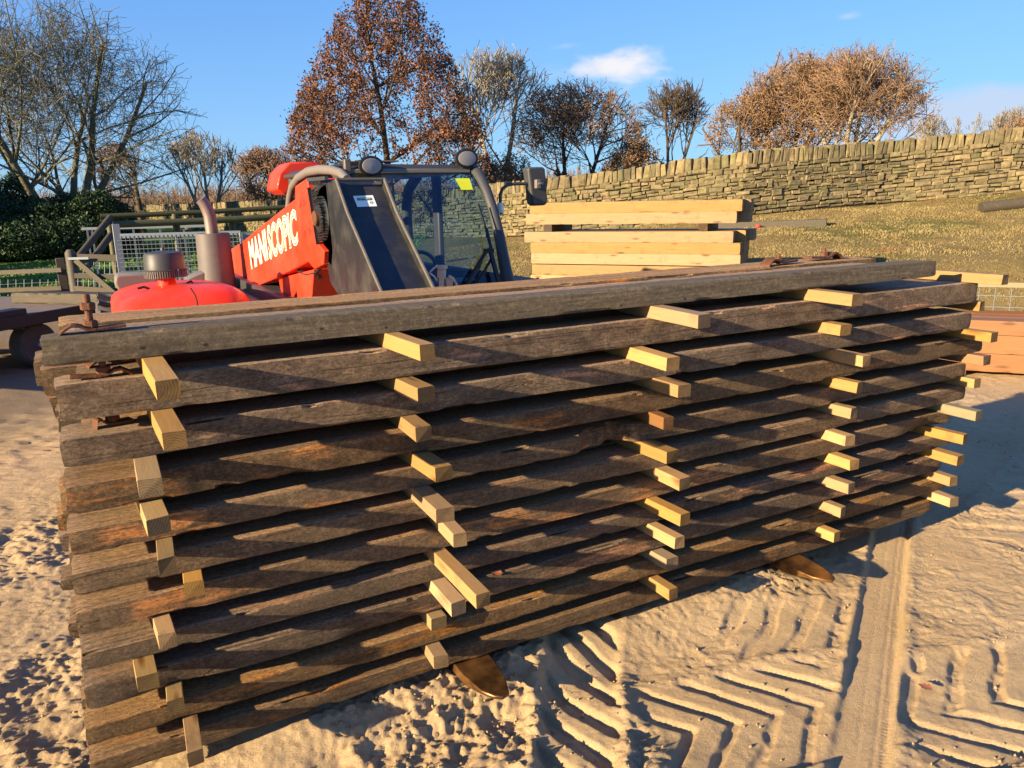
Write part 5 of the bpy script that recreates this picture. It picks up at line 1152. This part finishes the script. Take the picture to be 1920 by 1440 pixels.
# 8, 9 oaks at the right
d = 31.; b = at_base(1582, 330, d); S9 = grow_tree(92, hgt(1590, 102, d, b), wid(1440, 1725, d), 1.0, stems=4, trunk_h=.10, r0=.2, nch=(12, 7, 6, 4, 3), up=.05, spread=(22, 58), zc=.42, stem_ang=.42, lean=(.06, -.05))
tree(b, S9, 'bark3', 'bark4', 'largest bare oak with russet twigs and a windswept crown above the wall at the right', minr=.009, leaves=(2500, .07, 'oakleaf', 8, .1), name='oak_tree')
d = 33.; b = at_base(1480, 340, d); S10 = grow_tree(95, hgt(1480, 112, d, b), wid(1380, 1590, d), 1.0, stems=3, trunk_h=.10, r0=.2, nch=(12, 7, 6, 4, 3), up=.05, spread=(25, 60), zc=.42, stem_ang=.4)
tree(b, S10, 'bark2', 'bark4', 'oak thick with orange-brown leaves leaning against the largest oak', minr=.012, leaves=(7000, .07, 'oakleaf', 18, .12), name='oak_tree')
d = 33.; b = at_base(1400, 340, d); S11 = grow_tree(97, hgt(1400, 178, d, b), wid(1312, 1480, d), .8, stems=4, trunk_h=.08, r0=.16, nch=(7, 6, 5, 4, 3), up=.04, spread=(25, 62), zc=.42, stem_ang=.5)
tree(b, S11, 'bark2', 'bark4', 'lowest oak at the left end of the right-hand oak clump', minr=.012, leaves=(5000, .08, 'oakleaf', 19, .12), name='oak_tree')
# far pale trees at the right edge
FT = ['first far pale tree right of the oak clump', 'narrow far pale tree between two wider far ones', 'far pale tree in the middle of the small row over the wall', 'small far pale tree with a thin crown', 'widest far pale tree near the right edge of the picture']
for i, (px, pt, w_, sd_) in enumerate(((1745, 218, 62, 3), (1782, 220, 36, 5), (1820, 214, 50, 8), (1850, 222, 34, 13), (1890, 203, 84, 17))):
    d = 62.; b = at_base(px, 300, d); S_ = grow_tree(200+sd_, hgt(px, pt, d, b), wid(px-w_/2, px+w_/2, d)*1.1, 1.5, stems=3, trunk_h=.15, r0=.12, nch=(6, 5, 4, 4, 3), up=.12, spread=(15, 45), zc=.5, stem_ang=.25)
    tree(b, S_, 'bark3', 'bark3', FT[i], minr=.014, group='far pale trees beyond the wall', name='bare_tree')
b = at_base(1935, 270, 40.); S_ = grow_tree(301, hgt(1935, 205, 40., b), wid(1870, 2000, 40.), .2, stems=5, trunk_h=.05, r0=.1, nch=(6, 6, 5, 4, 3), spread=(25, 65), zc=.4, stem_ang=.6)
tree(b, S_, 'bark2', 'bark4', 'russet bush cut by the right edge above the wall', 'bush', minr=.014, leaves=(7000, .09, 'oakleaf', 6, .12), name='leafy_bush')
# far wood along the horizon at the left
rg = np.random.default_rng(12); nW = 1500; u = rg.uniform(-95, 12, nW); s = rg.uniform(115, 185, nW); x, y = xy(u, s); h = rg.uniform(3.2, 5.6, nW)*(1+.25*fbm(u*.15, s*.05, 0, 2, 3)); r0 = rg.uniform(.04, .09, nW)
lean_ = rg.normal(0, .3, (nW, 2)); z = macro(x, y)-.3
SW = [np.stack([x, y, z, x+lean_[:, 0], y+lean_[:, 1], z+h, r0, r0*.3, np.zeros(nW)], 1)]
for k in range(16):
    t = rg.uniform(.15, .97, nW); bx, by, bz = x+lean_[:, 0]*t, y+lean_[:, 1]*t, z+h*t; L_ = h*(1.1-t)*.5; a = rg.uniform(0, 6.28, nW)
    SW.append(np.stack([bx, by, bz, bx+np.cos(a)*L_*.6, by+np.sin(a)*L_*.6, bz+L_*.75, r0*.5, r0*.25, np.zeros(nW)], 1))
V, Q_ = seg_mesh(np.concatenate(SW), 3, .022); o = mesh_np('far_wood', V, Q_, 'bark4'); tag(o, 'distant leafless wood forming a low brown band on the left horizon', 'wood', kind='stuff')
# evergreen hedge
def hedge():
    rg = np.random.default_rng(9); d = 24.; o = empty('evergreen_hedge', tuple(at_base(90, 480, d)), 'dense dark glossy evergreen hedge beneath the large bare tree', 'hedge'); cs = []
    for px, top, w_, k in [(-60, 350, 90, 0), (0, 378, 60, -.4), (40, 372, 60, .5), (85, 376, 60, -.2), (130, 366, 55, .4), (175, 362, 50, 0), (205, 378, 40, .6), (226, 405, 30, 1.2), (-20, 410, 80, -1.0), (60, 415, 80, -1.), (140, 410, 70, -.9), (195, 425, 45, -.6), (20, 330, 22, .3)]:
        p = PD(px, top, d+k); gz = ground_z(p[0], p[1]); hh = (p[2]-gz); cs.append((np.array([p[0], p[1], gz+hh*.48]), w_*d/F*1.15, hh*.56))
    Vs = []; 
    for c, w_, h_ in cs:
        n = int(9500*w_*h_/1.0); v = rg.normal(0, 1, (n, 3)); v /= np.linalg.norm(v, axis=1)[:, None]; rr = rg.uniform(.5, 1.0, n)**.4*(1+.22*fbm(v[:, 0]*3+c[0], v[:, 1]*3, v[:, 2]*3, 3, 5)); P = c+v*rr[:, None]*np.array([w_, w_, h_]); P = P[P[:, 2] > c[2]-h_*.93]
        n = len(P); nrm = v[:n]*.4+rg.normal(0, .6, (n, 3))+np.array([0, 0, .4]); nrm /= np.linalg.norm(nrm, axis=1)[:, None]; a = np.cross(nrm, rg.normal(0, 1, (n, 3))); a /= np.linalg.norm(a, axis=1)[:, None]; b = np.cross(nrm, a); s = rg.uniform(.032, .07, n)[:, None]
        Vs.append(np.stack([P-a*s, P+b*s*.38, P+a*s, P-b*s*.38], 1).reshape(-1, 3))
    V = np.concatenate(Vs)-np.array(o.location); mesh_np('foliage', V, np.arange(len(V)).reshape(-1, 4), 'everg', o)
    m = MB()
    for i in range(26):
        c, w_, h_ = cs[i % len(cs)]; q0 = Vector((c[0]+rg.uniform(-.4, .4), c[1]+rg.uniform(-.4, .4), c[2]-h_)); q1 = q0+Vector((rg.uniform(-.4, .4), rg.uniform(-.4, .4), h_*1.6)); m.tube([q0, (q0+q1)/2+Vector((.1, .05, 0)), q1], [.04, .03, .015], 6)
    part(m, 'stems', 'bark2', o)
hedge()

# conifers added out of view on the left to shade the hedge and paddock
rg = np.random.default_rng(77)
for i, (u, s, h) in enumerate([(-18.5, 12.0, 5.2), (-20.5, 15.5, 5.8), (-22.5, 19.0, 6.5), (-25, 23, 7.5), (-28, 28, 8.5), (-17.6, 9.6, 4.2), (-30.5, 33, 9.0), (-27, 34.5, 7.6), (-30, 38.5, 8.8), (-34, 43, 9.5), (-24.6, 30.8, 6.8)]):
    x, y = xy(u, s); b = (float(x), float(y), ground_z(x, y)-.1); o = empty('conifer', b, ['dark conifer nearest the flatbed trailer, left of the picture', 'second dark conifer of the row left of the hedge', 'third dark conifer of the row left of the hedge', 'fourth dark conifer of the row left of the hedge', 'fifth dark conifer of the row left of the hedge', 'smallest dark conifer at the near end of the row', 'tall dark conifer behind the fifth one of the row', 'dark conifer inside the row near its far end', 'tall conifer second from the far end', 'farthest and tallest dark conifer of the row', 'dark conifer between the fourth and the fifth one'][i], 'tree', 'conifers left of the hedge')
    n = 9000; t = rg.random(n)**.9; a = rg.uniform(0, 6.28, n); r_ = (1-t**1.9)*h*.30*(.30+.70*rg.random(n)**.5)*(1+.15*np.sin(t*h*9)); P = np.stack([np.cos(a)*r_, np.sin(a)*r_, .25+t*h*.97-r_*.25], 1); out = np.stack([np.cos(a), np.sin(a), -.35+0*a], 1)*.16+rg.normal(0, .03, (n, 3)); sd_ = np.cross(out, rg.normal(0, 1, (n, 3))); sd_ /= np.linalg.norm(sd_, axis=1)[:, None]; sd_ *= .05
    V = np.stack([P-out*.5, P+sd_, P+out, P-sd_], 1).reshape(-1, 3); mesh_np('foliage', V, np.arange(n*4).reshape(-1, 4), 'everg', o)
    m = MB(); m.tube([b, (b[0], b[1], b[2]+h*.6), (b[0], b[1], b[2]+h*.95)], [.16, .09, .03], 8); part(m, 'trunk', 'bark2', o)
